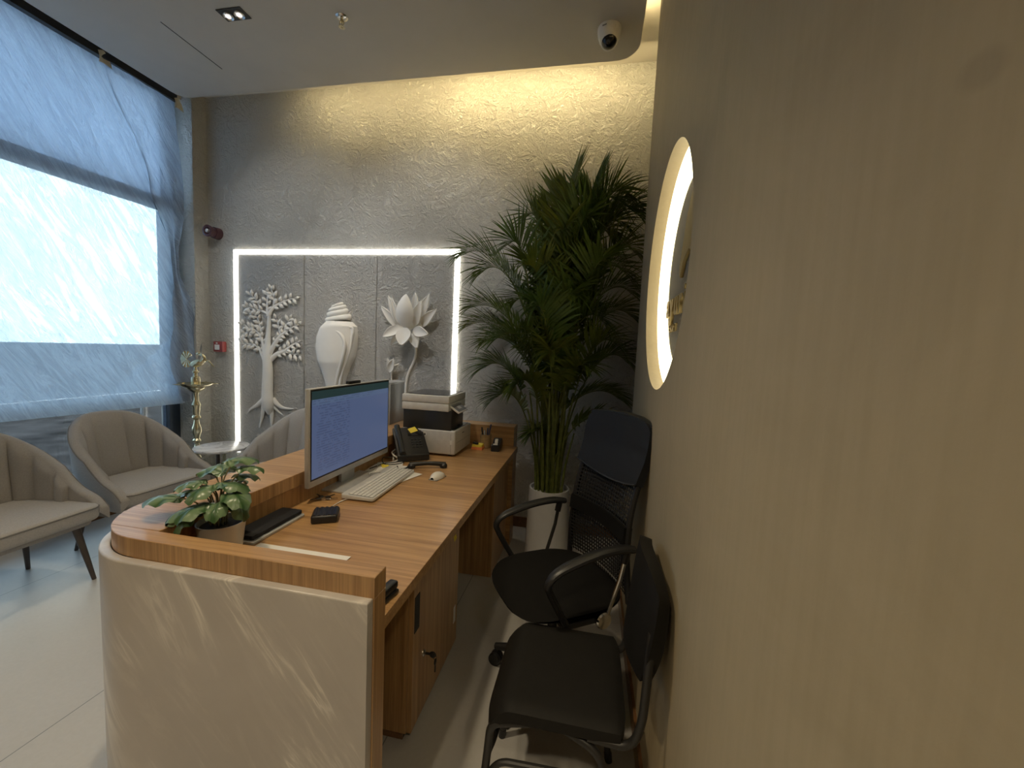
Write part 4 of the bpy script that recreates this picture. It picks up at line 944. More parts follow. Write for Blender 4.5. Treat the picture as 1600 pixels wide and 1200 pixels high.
# ================================================================== PRINTER
t = thing('printer', 'light grey and black multifunction printer at the far end of the worktop', 'printer')
px0, px1, py0, py1 = -1.175, -0.815, 2.452, 2.80
bm = NB(); box(bm, px0, px1, py0, py1, ZW+0.012, 0.918, 0.010, 3); obj('lower_body', bm, 'light_plastic', t)
for k, (a, b) in enumerate(((px0+.04, py0+.04), (px1-.04, py0+.04), (px0+.04, py1-.04), (px1-.04, py1-.04))): obj('foot', box(NB(), a-.012, a+.012, b-.012, b+.012, ZW, ZW+0.0125), 'black_plastic', t)
obj('middle_body', box(NB(), px0+0.004, px1-0.030, py0+0.004, 2.70, 0.915, 1.040, 0.003), 'smoke_plastic', t)
obj('scanner_bed', box(NB(), px0-0.006, px1-0.048, py0-0.002, py1, 1.037, 1.086, 0.006), 'white_plastic', t)
ld = obj('scanner_lid', box(NB(), px0-0.006, px1-0.046, py0-0.002, py1, 1.088, 1.136, 0.006), 'white_plastic', t)
obj('lid_inset', box(NB(), px0+0.006, px1-0.062, py0+0.014, py1-0.014, 1.132, 1.1385, 0.001, 1), 'dark_glass', ld)
obj('output_tray', box(NB(), px1-0.082, px1-0.012, py0+0.025, py1-0.025, 0.914, 0.9195), 'smoke_plastic', t)
bm = NB(); tb = bmesh.new(); box(tb, -0.045, 0.045, -0.09, 0.09, -0.006, 0.006, 0.003); bmesh.ops.transform(tb, matrix=Matrix.Translation((px1-0.028, 2.575, 1.052)) @ Matrix.Rotation(math.radians(33), 4, 'Y'), verts=tb.verts); merge(bm, tb)
cp = obj('control_panel', bm, 'white_plastic', t)
mp_ = Matrix.Translation((px1-0.028, 2.575, 1.052)) @ Matrix.Rotation(math.radians(33), 4, 'Y')
obj('panel_face', box(NB(), -0.038, 0.038, -0.082, 0.082, 0.005, 0.0072, mat=mp_), 'grey_plastic', cp)
obj('panel_screen', box(NB(), -0.016, 0.018, -0.030, 0.030, 0.0072, 0.008, mat=mp_), 'light_plastic', cp)
obj('panel_bracket', box(NB(), px1-0.068, px1-0.030, 2.50, 2.65, 1.045, 1.075, 0.003), 'grey_plastic', t)
bm = NB(); tube(bm, [(px1-0.075, 2.56, 0.924), (px1-0.02, 2.60, 0.934)], 0.010, 8, flat=((0, 0, 1), 0.4)); obj('paper_guide', bm, 'smoke_plastic', t)
bm = NB(); box(bm, px1-0.001, px1+0.0005, py0+0.03, py1-0.03, 0.834, 0.836); box(bm, px1-0.03, px1-0.0285, py0-0.0006, py0+0.001, ZW+0.02, 0.90); obj('seam', bm, 'grey_plastic', t)
obj('release_tab', box(NB(), px1-0.034, px1-0.018, py0-0.002, py0+0.002, 0.828, 0.856, 0.001, 1), 'white_plastic', t)
obj('front_latch', box(NB(), px1-0.001, px1+0.002, 2.60, 2.635, 0.878, 0.886), 'grey_plastic', t)
bm = NB(); tb = bmesh.new(); prism(tb, [(0.012*math.cos(a/24*2*PI), 0.015*math.sin(a/24*2*PI)) for a in range(24)], -0.0004, 0.0004); bmesh.ops.transform(tb, matrix=Matrix.Translation((-1.018, py0-0.0006, 0.885)) @ Matrix.Rotation(PI/2, 4, 'X'), verts=tb.verts); merge(bm, tb)
ib = obj('ink_badge', bm, 'paper', t)
bm = NB(); tb = bmesh.new(); prism(tb, [(0, 0.010), (0.003, 0.003), (0.0055, -0.002), (0.004, -0.007), (0, -0.009), (-0.004, -0.007), (-0.0055, -0.002), (-0.003, 0.003)], -0.0004, 0.0004); bmesh.ops.transform(tb, matrix=Matrix.Translation((-1.018, py0-0.0014, 0.886)) @ Matrix.Rotation(PI/2, 4, 'X'), verts=tb.verts); merge(bm, tb)
obj('drop_mark', bm, 'black_plastic', ib)
obj('side_label', box(NB(), -1.105, -1.055, py0-0.0008, py0+0.001, 0.885, 0.903), 'grey_plastic', t)
settle(t)

# grey computer tower on the side ledge
t = thing('computer_tower', 'slim silver and grey computer tower standing on the side ledge', 'computer')
obj('case', box(NB(), -1.428, -1.345, 2.61, 2.83, ZL, 1.170, 0.003), 'grey_plastic', t)
obj('top_cover', box(NB(), -1.430, -1.343, 2.600, 2.832, 1.170, 1.184, 0.003), 'silver', t)
obj('front_trim', box(NB(), -1.430, -1.343, 2.594, 2.612, ZL, 1.172, 0.004), 'silver', t)
settle(t)

# pens, notes, tape dispenser
t = thing('pen_holder', 'round brown card pen cup beside the printer', 'pen holder', (-0.700, 2.79, ZW))
bm = lathe(NB(), [(0.036, 0), (0.038, 0.002), (0.040, 0.095), (0.0375, 0.095), (0.0355, 0.006), (0.001, 0.006)], n=32); obj('cup', bm, 'cardboard', t)
for dx, dy, tx, ty, L, col, lab in ((-0.022, 0.0, -0.16, 0.05, 0.135, 'black_plastic', 'black pen leaning left in the pen cup'), (0.010, -0.006, 0.20, -0.05, 0.165, 'blue_pen', 'tall blue pen leaning right in the pen cup'), (0.020, 0.010, 0.10, 0.10, 0.130, 'green_pen', 'dark green marker at the right rim of the pen cup'), (-0.004, -0.012, -0.05, -0.05, 0.115, 'silver', 'short grey pen in the middle of the pen cup'), (0.006, 0.016, 0.02, 0.12, 0.128, 'navy_pen', 'navy pen at the back of the pen cup')):
    if col not in MT: MT[col] = plain(col, {'blue_pen': (0.06, 0.075, 0.17), 'green_pen': (0.03, 0.07, 0.06), 'navy_pen': (0.03, 0.04, 0.09)}[col], 0.4)
    d = Vector((tx, ty, 1)).normalized(); a = Vector((-0.700+dx*0.55, 2.79+dy*0.55, ZW+0.0075))
    p = thing('pen', lab, 'pen', a, group='pens in the cup')
    obj('barrel', tube(NB(), [d*0, d*(L-0.035)], 0.0048, 10), col, p); obj('cap', tube(NB(), [d*(L-0.036), d*(L-0.004), d*L], [0.0055, 0.0055, 0.0035], 10), col, p)
single('note_pad', box(NB(), -0.775, -0.700, 2.690, 2.765, ZW, ZW+0.018, 0.001, 1), 'orange_note', 'square orange note pad, lower of the two pads by the printer', 'note pad')
single('note_pad', box(NB(), -0.773, -0.702, 2.695, 2.762, ZW+0.0185, ZW+0.034, 0.001, 1), 'yellow_note', 'square yellow note pad stacked on the orange one', 'note pad')
for k, (cx, cy, rz) in enumerate(((-0.758, 2.715, 0.5), (-0.742, 2.705, -0.4))):
    bm = NB(); m4 = Matrix.Translation((cx, cy, ZW+0.0345)) @ Matrix.Rotation(rz, 4, 'Z'); box(bm, -0.012, 0.012, -0.009, 0.009, 0.0, 0.014, 0.004, 2, mat=m4); tube(bm, [m4 @ Vector((0.012*math.cos(a/8*PI)*0.6, 0.0, 0.012+0.012*math.sin(a/8*PI))) for a in range(9)], 0.0012, 6)
    single('binder_clip', bm, 'black_metal', ('black binder clip on the yellow note pad nearest the printer', 'black binder clip on the yellow note pad nearest the desk edge')[k], 'binder clip', 'binder clips')
t = thing('tape_dispenser', 'black tape dispenser holding a white roll near the desk corner', 'tape dispenser', (-0.612, 2.77, ZW), math.radians(4))
tb = bmesh.new(); prism(tb, [(-0.085, 0.0), (0.075, 0.0), (0.080, 0.045), (0.055, 0.068), (0.020, 0.066), (-0.020, 0.045), (-0.070, 0.048), (-0.085, 0.040)], -0.029, 0.029, 0.005, 2)
bmesh.ops.transform(tb, matrix=Matrix.Rotation(PI/2, 4, 'Z') @ Matrix.Rotation(PI/2, 4, 'X'), verts=tb.verts); bm = NB(); merge(bm, tb); obj('body', bm, 'black_plastic', t)
bm = NB(); tb = bmesh.new(); lathe(tb, [(0.012, -0.010), (0.027, -0.010), (0.027, 0.010), (0.012, 0.010)], n=28); bmesh.ops.transform(tb, matrix=Matrix.Translation((0, -0.020, 0.048)) @ Matrix.Rotation(PI/2, 4, 'Y'), verts=tb.verts); merge(bm, tb); obj('tape_roll', bm, 'white_plastic', t)
obj('cutter', box(NB(), -0.016, 0.016, -0.084, -0.074, 0.046, 0.053), 'white_plastic', t)
# ================================================================== POTTED PLANT ON THE DESK
pc = Vector((-1.105, 1.055, ZW))
t = thing('potted_plant', 'green round-leaved plant in a pearl pot on the desk corner', 'potted plant', pc)
obj('pot', lathe(NB(), [(0.048, 0), (0.052, 0.003), (0.066, 0.122), (0.067, 0.126), (0.064, 0.126), (0.060, 0.110), (0.001, 0.108)], n=40), 'pot', t)
obj('soil', lathe(NB(), [(0.0595, 0.106), (0.057, 0.113), (0.03, 0.117), (0.002, 0.118)], n=24), 'soil', t)
def round_leaf(L, W, cup=0.16, sd=0):
    def fn(u, v):
        a = 2*PI*v; rr = u
        x = L*(0.44+0.56*rr*math.cos(a)) - 0.0
        x -= L*0.10*rr*max(0, -math.cos(a))**6
        y = W*rr*math.sin(a)*(1-0.18*math.cos(a))
        z = -cup*L*rr*rr+0.006*math.sin(a*6+sd)*rr*rr - 0.10*L*max(0, math.cos(a))*rr**3
        return (x, y, z)
    bm = sheet(NB(), 7, 28, fn); bmesh.ops.remove_doubles(bm, verts=bm.verts, dist=1e-5); return bm
# (dx, dy, z, heading, leaf length, pitch) of each leaf relative to the pot
LV = [(-0.135, -0.065, 0.235, 195, 0.115, 4), (-0.085, -0.02, 0.245, 170, 0.105, 8), (-0.045, -0.075, 0.212, 205, 0.110, 26), (-0.060, -0.080, 0.195, 215, 0.090, 30), (0.005, -0.060, 0.222, 250, 0.105, 12),
      (-0.080, 0.06, 0.305, 160, 0.105, 5), (-0.025, 0.04, 0.320, 140, 0.110, -4), (0.012, 0.035, 0.365, 60, 0.105, 2), (0.020, 0.00, 0.285, 20, 0.100, 10), (-0.012, -0.02, 0.280, 260, 0.100, 14),
      (0.060, 0.00, 0.255, 340, 0.105, 14), (0.058, 0.025, 0.215, 355, 0.092, 50), (-0.035, 0.02, 0.262, 190, 0.095, 16), (0.035, 0.055, 0.300, 70, 0.09, 12), (-0.01, 0.075, 0.27, 110, 0.09, 16), (-0.10, 0.01, 0.275, 185, 0.085, 10), (0.045, -0.045, 0.225, 300, 0.085, 22), (-0.05, -0.035, 0.29, 215, 0.085, 6), (0.05, 0.05, 0.335, 30, 0.085, 4), (-0.02, -0.09, 0.185, 235, 0.08, 30)]
for i, (dx, dy, z, hd, L, pt) in enumerate(LV):
    dx, dy, z, L = dx*0.76-0.006, dy*0.76, 0.125+(z-0.125)*0.80, L*0.82
    a = math.radians(hd); d = Vector((math.cos(a), math.sin(a), 0))
    base = Vector((dx, dy, z)); root = Vector((dx*0.22+random.uniform(-.012, .012), dy*0.22+random.uniform(-.012, .012), 0.112))
    mid = root.lerp(base, 0.55)+Vector((-dx*0.10, -dy*0.10, 0.02))
    rm = Matrix.Rotation(a, 4, 'Z') @ Matrix.Rotation(math.radians(pt), 4, 'Y')
    lf = obj('leaf', round_leaf(L, L*0.45, sd=i), 'leaf', t, loc=base, rot=rm.to_euler())
    obj('leaf_stalk', tube(NB(), smooth_path([root, mid, base+(rm @ Vector((L*0.22, 0, -0.004)))], 6), 0.0022, 7), 'stem_pale', t)

# ================================================================== PALM IN THE CORNER
PX, PY = -0.235, 2.82
t = thing('potted_palm', 'tall bushy areca palm in a white planter in the corner', 'potted palm', (PX, PY, 0))
PH = 0.50
obj('planter', lathe(NB(), [(0.150, 0), (0.153, 0.004), (0.140, PH-0.01), (0.139, PH), (0.128, PH), (0.126, PH-0.05), (0.001, PH-0.055)], n=56), 'ceramic', t)
bm = NB()
for k in range(420):
    a = random.uniform(0, 2*PI); r = 0.122*math.sqrt(random.random())
    q = Matrix.Rotation(random.uniform(0, PI), 3, random.choice('XYZ'))
    s_ = random.uniform(0.006, 0.011); ball(bm, (r*math.cos(a), r*math.sin(a), PH-0.042+0.022*(1-r/0.13)+random.uniform(0, 0.012)), (s_, s_*random.uniform(.6, 1), s_*random.uniform(.5, .8)), q, 6)
pb = obj('pebbles', bm, 'pebble', t); pb['kind'] = 'stuff'
obj('soil', lathe(NB(), [(0.125, PH-0.054), (0.06, PH-0.048), (0.002, PH-0.046)], n=24), 'soil', t)
def frond(tip, arch, root, seed, leaflet=0.26, droop=0.10, start=0.46, side_bias=0.0):
    """one feather leaf: a long arching stalk with narrow leaflets on both sides of its outer part"""
    rnd = random.Random(seed); tip = Vector(tip); root = Vector(root)
    h = tip.z-root.z
    c1 = root+Vector((root.x*0.5, root.y*0.5, h*0.55+0.15)); c2 = Vector((tip.x*0.62+root.x*0.38, tip.y*0.62+root.y*0.38, tip.z+arch*0.75))
    N = 40
    def pt(s): return root*(1-s)**3+c1*3*s*(1-s)**2+c2*3*s*s*(1-s)+tip*s**3
    P = [pt(k/N) for k in range(N+1)]
    bs = NB(); tube(bs, P, [0.0085*(1-0.86*k/N) for k in range(N+1)], 6)
    bl = NB(); cnt = 34
    for k in range(cnt):
        s = start+(1-start)*(k/(cnt-1))**0.95*0.995
        p = pt(s); d = (pt(min(1, s+0.01))-pt(s-0.01)).normalized()
        up = Vector((0, 0, 1)); side = d.cross(up)
        side = side.normalized() if side.length > 0.05 else Vector((1, 0, 0))
        nrm = side.cross(d).normalized(); f = (k/(cnt-1))
        L = leaflet*(0.55+0.75*math.sin(PI*min(1, 0.16+0.74*f)))*(1.0 if f < 0.9 else 0.8)
        for sg in (-1, 1):
            ang = math.radians(62-38*f+rnd.uniform(-6, 6)); l = L*rnd.uniform(0.88, 1.08)
            dirv = (d*math.cos(ang)+side*sg*math.sin(ang)+nrm*0.34).normalized()
            wd = 0.0135*(1-0.25*f); perp = (dirv.cross(nrm)).normalized()
            prevs = None; SEG = 5; dr = 0.5*droop*rnd.uniform(0.5, 1.6)
            for q in range(SEG+1):
                u = q/SEG; c = p+dirv*l*u+Vector((0, 0, -dr*u*u*1.2)); ww = wd*(0.35+1.2*u if u < 0.4 else 1.0-((u-0.4)/0.6)**1.6*0.95)
                a_, m_, b_ = bl.verts.new(c+perp*ww+nrm*ww*0.35), bl.verts.new(c), bl.verts.new(c-perp*ww+nrm*ww*0.35)
                if prevs:
                    bl.faces.new((prevs[0], prevs[1], m_, a_)); bl.faces.new((prevs[1], prevs[2], b_, m_))
                prevs = (a_, m_, b_)
    return bs, bl
FR = [ # tip (x, y, z relative to the planter base), arch height, leaflet length, droop
 ((-0.66, -0.06, 2.08), 0.24, 0.24, 0.10), ((-0.56, 0.05, 1.98), 0.30, 0.25, 0.10), ((-0.24, 0.02, 2.36), 0.14, 0.27, 0.07), ((-0.14, 0.16, 2.38), 0.12, 0.26, 0.07),
 ((0.02, 0.10, 2.52), 0.06, 0.30, 0.02), ((0.18, 0.06, 2.50), 0.08, 0.28, 0.04), ((0.38, 0.05, 2.50), 0.22, 0.26, 0.14), ((0.46, 0.02, 2.36), 0.26, 0.26, 0.16), ((0.46, -0.05, 2.10), 0.30, 0.26, 0.14), ((0.46, -0.04, 1.84), 0.30, 0.26, 0.12),
 ((-0.56, -0.12, 1.72), 0.16, 0.24, 0.09), ((-0.62, -0.02, 1.60), 0.22, 0.22, 0.10), ((-0.46, -0.15, 1.32), 0.20, 0.22, 0.10), ((-0.52, 0.10, 1.50), 0.20, 0.22, 0.10), ((-0.24, -0.15, 1.22), 0.18, 0.20, 0.10),
 ((0.46, -0.05, 1.70), 0.24, 0.24, 0.10), ((0.46, -0.02, 1.40), 0.26, 0.24, 0.10), ((0.42, -0.06, 1.16), 0.22, 0.20, 0.08), ((0.36, -0.16, 1.52), 0.14, 0.22, 0.10),
 ((0.02, -0.20, 2.20), 0.08, 0.27, 0.10), ((0.16, -0.22, 2.26), 0.10, 0.26, 0.11), ((0.28, -0.24, 2.00), 0.12, 0.25, 0.12), ((0.10, -0.26, 1.80), 0.10, 0.24, 0.12), ((-0.12, -0.26, 1.72), 0.10, 0.24, 0.12), ((-0.20, -0.22, 1.98), 0.09, 0.26, 0.10), ((-0.32, -0.18, 2.12), 0.20, 0.26, 0.10),
 ((-0.02, -0.22, 1.44), 0.10, 0.20, 0.10), ((0.20, -0.22, 1.36), 0.10, 0.20, 0.10), ((0.30, 0.20, 2.30), 0.20, 0.26, 0.10), ((-0.34, 0.20, 1.80), 0.20, 0.24, 0.10),
 ((0.44, 0.16, 2.44), 0.16, 0.26, 0.10), ((0.32, -0.06, 2.42), 0.20, 0.28, 0.12), ((0.36, 0.02, 2.30), 0.20, 0.26, 0.12), ((0.24, 0.10, 2.40), 0.14, 0.28, 0.08), ((0.10, -0.10, 2.32), 0.14, 0.28, 0.08), ((0.40, 0.05, 2.00), 0.26, 0.26, 0.12), ((0.40, -0.02, 0.98), 0.20, 0.18, 0.08), ((-0.14, -0.06, 0.87), 0.14, 0.13, 0.06), ((-0.38, -0.10, 1.12), 0.18, 0.20, 0.08), ((0.30, 0.02, 2.22), 0.30, 0.26, 0.16), ((-0.36, -0.22, 1.52), 0.24, 0.24, 0.10), ((0.14, -0.10, 1.98), 0.22, 0.26, 0.10), ((-0.05, 0.02, 2.02), 0.22, 0.26, 0.10), ((0.28, -0.12, 1.66), 0.25, 0.24, 0.12), ((-0.14, -0.12, 1.50), 0.25, 0.24, 0.12)]
for i, (tp, ar, ll, dr) in enumerate(FR):
    a = 2*PI*i*0.382; r = 0.085*math.sqrt(((i*7) % 45+1)/45)
    bs, bl = frond(tp, ar, (r*math.cos(a), r*math.sin(a)*0.9, PH-0.05), i, ll, dr, 0.42 if tp[2] > 1.5 else 0.5)
    f_ = obj('frond', bl, 'palm', t, smooth=False); obj('stalk', bs, 'cane', f_)
for i in range(16):
    a = 2*PI*i/16+0.3; r = 0.06+0.035*(i % 3)/2; b = Vector((r*math.cos(a), r*math.sin(a), PH-0.05))
    h = random.uniform(0.45, 0.8)
    obj('cane', tube(NB(), smooth_path([b, b+Vector((b.x*0.25, b.y*0.25, h*0.5)), b+Vector((b.x*0.8, b.y*0.8, h))], 5), lerp_list([0.010, 0.008, 0.005], 5), 8), 'cane', t)

# ================================================================== OFFICE CHAIR
t = thing('office_chair', 'black mesh office chair with headrest and loop arms behind the desk', 'office chair', (-0.098, 1.690, 0), math.atan2(-0.55, -0.835))
# seat: local +x is the front
def seat_fn(top):
    def fn(u, v):
        a = 2*PI*v; r = u
        c, s_ = math.cos(a), math.sin(a); e = 0.62
        x = 0.245*r*math.copysign(abs(c)**e, c); y = 0.250*r*math.copysign(abs(s_)**e, s_)*(1.0 if c > -0.2 else 1.0+0.12*(c+0.2))
        z = (0.515-0.012*(1-r*r)-0.030*r**6 - 0.035*max(0, x/0.245)**3) if top else (0.440+0.035*r**6-0.02*max(0, x/0.245)**3)
        return (x, y, z)
    return fn
bm = sheet(NB(), 14, 48, seat_fn(True)); sheet(bm, 14, 48, seat_fn(False)); bmesh.ops.remove_doubles(bm, verts=bm.verts, dist=0.004)
obj('seat', bm, 'black_fabric', t, angle=1.2)
def back_pt(y, z, off=0.0):     # y -1..1 across, z height
    k = (z-0.50)/0.68; hw = 0.225-0.020*math.sin(PI*k)-0.012*k
    x = -0.225-0.085*k+0.035*math.sin(PI*min(1, k*1.25))+0.030*y*y - 0.035*max(0, k-0.75)*0
    return Vector((x+off, y*hw, z))
for off in (0.0, -0.022):
    obj('mesh_panel', sheet(NB(), 16, 24, lambda u, v: back_pt(2*u-1, 0.50+0.46*v, off)), 'mesh', t)
def head(u, v):
    y = 2*u-1; zl = 0.945-0.035*(1-y*y); z = zl+(1.185-zl)*v
    p = back_pt(y*1.075*(1-0.06*max(0, v-0.7)/0.3*abs(y)), z, 0.014); p.z -= 0.034*abs(y)**7*v; return p
obj('headrest', sheet(NB(), 24, 14, head, 0.032), 'black_leather', t, angle=0.9)
obj('lumbar_band', sheet(NB(), 20, 4, lambda u, v: back_pt(2*u-1, 0.705+0.066*v, 0.010), 0.034), 'black_fabric', t)
bm = NB(); L_ = [back_pt(-1, 0.47+0.70*k/14, -0.012) for k in range(15)]; Rr = [back_pt(1, 0.47+0.70*k/14, -0.012) for k in range(14, -1, -1)]
tube(bm, L_+[back_pt(-0.5, 1.182, -0.014), back_pt(0, 1.186, -0.014), back_pt(0.5, 1.182, -0.014)]+Rr, 0.013, 8); obj('back_frame', bm, 'black_plastic', t)
obj('seam', tube(NB(), [head(k/20, 0)+Vector((0.004, 0, 0)) for k in range(21)], 0.004, 6), 'black_plastic', t)
for s_ in (-1, 1):
    y = 0.262*s_
    ar = thing_part = obj('armrest', tube(NB(), smooth_path([(-0.185, y, 0.712), (-0.12, y, 0.722), (-0.02, y, 0.716), (0.09, y, 0.692), (0.150, y, 0.668), (0.174, y, 0.636), (0.164, y*0.99, 0.600), (0.120, y*0.965, 0.520), (0.085, y*0.93, 0.462)], 6), lerp_list([0.020, 0.024, 0.025, 0.024, 0.020, 0.015, 0.013, 0.013, 0.013], 6), 12, flat=((0.2, 0, 1), 0.62)), 'black_plastic', t)
    obj('arm_strut', tube(NB(), [(-0.155, y, 0.704), (-0.135, y*0.985, 0.60), (-0.085, y*0.96, 0.450)], 0.0085, 10), 'chrome' if s_ > 0 else 'black_metal', ar)
    if s_ > 0: list(ar.children)[0]['label'] = 'chrome arm support'
    obj('strut_collar', tube(NB(), [(-0.157, y, 0.712), (-0.146, y*0.992, 0.665)], 0.015, 10), 'black_plastic', ar)
bm = NB(); box(bm, -0.09, 0.09, -0.26, 0.235, 0.425, 0.447, 0.006); obj('seat_plate', bm, 'black_metal', t)
bm = NB(); tb = bmesh.new(); lathe(tb, [(0.030, -0.012), (0.033, 0.0), (0.033, 0.006), (0.028, 0.012), (0.010, 0.014)], n=32); bmesh.ops.transform(tb, matrix=Matrix.Translation((-0.075, 0.250, 0.445)) @ Matrix.Rotation(-PI/2, 4, 'X'), verts=tb.verts); merge(bm, tb); obj('strut_cap', bm, 'chrome', t)
obj('gas_column', lathe(NB(), [(0.032, 0.09), (0.032, 0.24), (0.020, 0.245), (0.020, 0.43)], n=24), 'black_metal', t)
obj('tilt_box', box(NB(), -0.10, 0.07, -0.055, 0.055, 0.395, 0.428, 0.008), 'black_metal', t)
for k in range(5):
    a = 2*PI*k/5+0.42; d = Vector((math.cos(a), math.sin(a), 0))
    lg = obj('base_leg', tube(NB(), [d*0.03+Vector((0, 0, 0.125)), d*0.16+Vector((0, 0, 0.110)), d*0.265+Vector((0, 0, 0.082))], [0.028, 0.022, 0.015], 10), 'black_plastic', t)
    c = d*0.262; pp = Vector((-d.y, d.x, 0))
    bm = NB()
    for s_ in (-1, 1):
        tb = bmesh.new(); lathe(tb, [(0.012, -0.009), (0.027, -0.009), (0.029, 0), (0.027, 0.009), (0.012, 0.009)], n=24)
        q = pp.to_track_quat('Z', 'Y').to_matrix().to_4x4(); bmesh.ops.transform(tb, matrix=Matrix.Translation(c+pp*0.014*s_+Vector((0, 0, 0.029))) @ q, verts=tb.verts); merge(bm, tb)
    tube(bm, [c+Vector((0, 0, 0.03)), c+Vector((0, 0, 0.085))], 0.007, 8); obj('castor', bm, 'black_plastic', lg)

# ================================================================== STACKING CHAIR
t = thing('visitor_chair', 'plain black tubular steel chair in front, its back against the wall', 'chair', (-0.040, 1.225, 0.0))
YL, YR = 0.185, -0.185
def seat2(top):
    def fn(u, v):
        x = -0.195+0.388*u; y = -0.182+0.385*v
        e = max(0, (-0.120-x)/0.075); drop = 0.050*e*e; z = 0.463-drop+0.006*math.sin(PI*v)*-1
        # soft corners
        cy = (v-0.5)*2; x2 = x+0.018*cy**6*(1 if x < 0 else -1)*(abs(u-0.5)*2)**4
        edge = max(abs(2*v-1)**14, abs(2*u-1)**14 if u > 0.5 else 0)
        return (x2, y, z-0.010*edge if top else z-0.042)
    return fn
bm = sheet(NB(), 30, 20, seat2(True)); sheet(bm, 30, 20, seat2(False))
# side walls
f1, f2 = seat2(True), seat2(False); per = [(k/30, 0) for k in range(31)]+[(1, k/20) for k in range(1, 21)]+[(k/30, 1) for k in range(29, -1, -1)]+[(0, k/20) for k in range(19, 0, -1)]
A = [bm.verts.new(f1(*p)) for p in per]; B = [bm.verts.new(f2(*p)) for p in per]
for k in range(len(per)): bm.faces.new((A[k], A[(k+1) % len(per)], B[(k+1) % len(per)], B[k]))
bmesh.ops.remove_doubles(bm, verts=bm.verts, dist=1e-5)
obj('seat', bm, 'black_vinyl', t, angle=0.9)
for y in (YL, YR):
    s_ = 1 if y > 0 else -1
    fr = obj('leg', tube(NB(), fillet([(-0.205, y, 0.0), (-0.176, y*0.95, 0.405), (-0.02, y*0.80, 0.412)], 0.03), 0.0115, 12), 'black_metal', t)
    obj('foot_cap', tube(NB(), [(-0.2055, y, 0.0), (-0.2035, y, 0.03)], 0.0135, 12), 'black_plastic', fr)
    rl = obj('leg', tube(NB(), fillet([(0.185, y*0.98, 0.0), (0.130, y*0.96, 0.385), (0.02, y*0.82, 0.412)], 0.05), 0.0115, 12), 'black_metal', t)
    obj('foot_cap', tube(NB(), [(0.1855, y*0.98, 0.0), (0.181, y*0.98, 0.03)], 0.0135, 12), 'black_plastic', rl)
    obj('back_tube', tube(NB(), fillet([(0.09, y*0.92, 0.418), (0.205, y*0.96, 0.418), (0.226, y*0.98, 0.50), (0.236, y*0.92, 0.74)], 0.075), 0.0115, 12), 'black_metal', t)
obj('crossbar', tube(NB(), fillet([(-0.188, YL, 0.250), (-0.185, YL-0.01, 0.300), (-0.172, YL-0.05, 0.318), (-0.172, YR+0.05, 0.318), (-0.185, YR+0.01, 0.300), (-0.188, YR, 0.250)], 0.03), 0.009, 10), 'black_metal', t)
obj('side_rail', tube(NB(), fillet([(-0.183, YR, 0.24), (-0.15, YR+0.004, 0.30), (0.10, YR+0.004, 0.31), (0.155, YR+0.004, 0.26)], 0.05), 0.009, 10), 'black_metal', t)
obj('side_rail', tube(NB(), fillet([(-0.183, YL, 0.24), (-0.15, YL-0.004, 0.30), (0.10, YL-0.004, 0.31), (0.155, YL-0.004, 0.26)], 0.05), 0.009, 10), 'black_metal', t)
def pad2(u, v):
    z = 0.590+0.300*v; y = (2*u-1); hw = 0.192*(1-0.20*max(0, (0.5-v)/0.5)**1.6-0.10*max(0, (v-0.62)/0.38)**2)
    return (0.186+0.030*v+0.030*y*y, y*hw, z-0.055*abs(y)**3*v)
obj('backrest', sheet(NB(), 24, 16, pad2, -0.036), 'black_vinyl', t, angle=0.7)

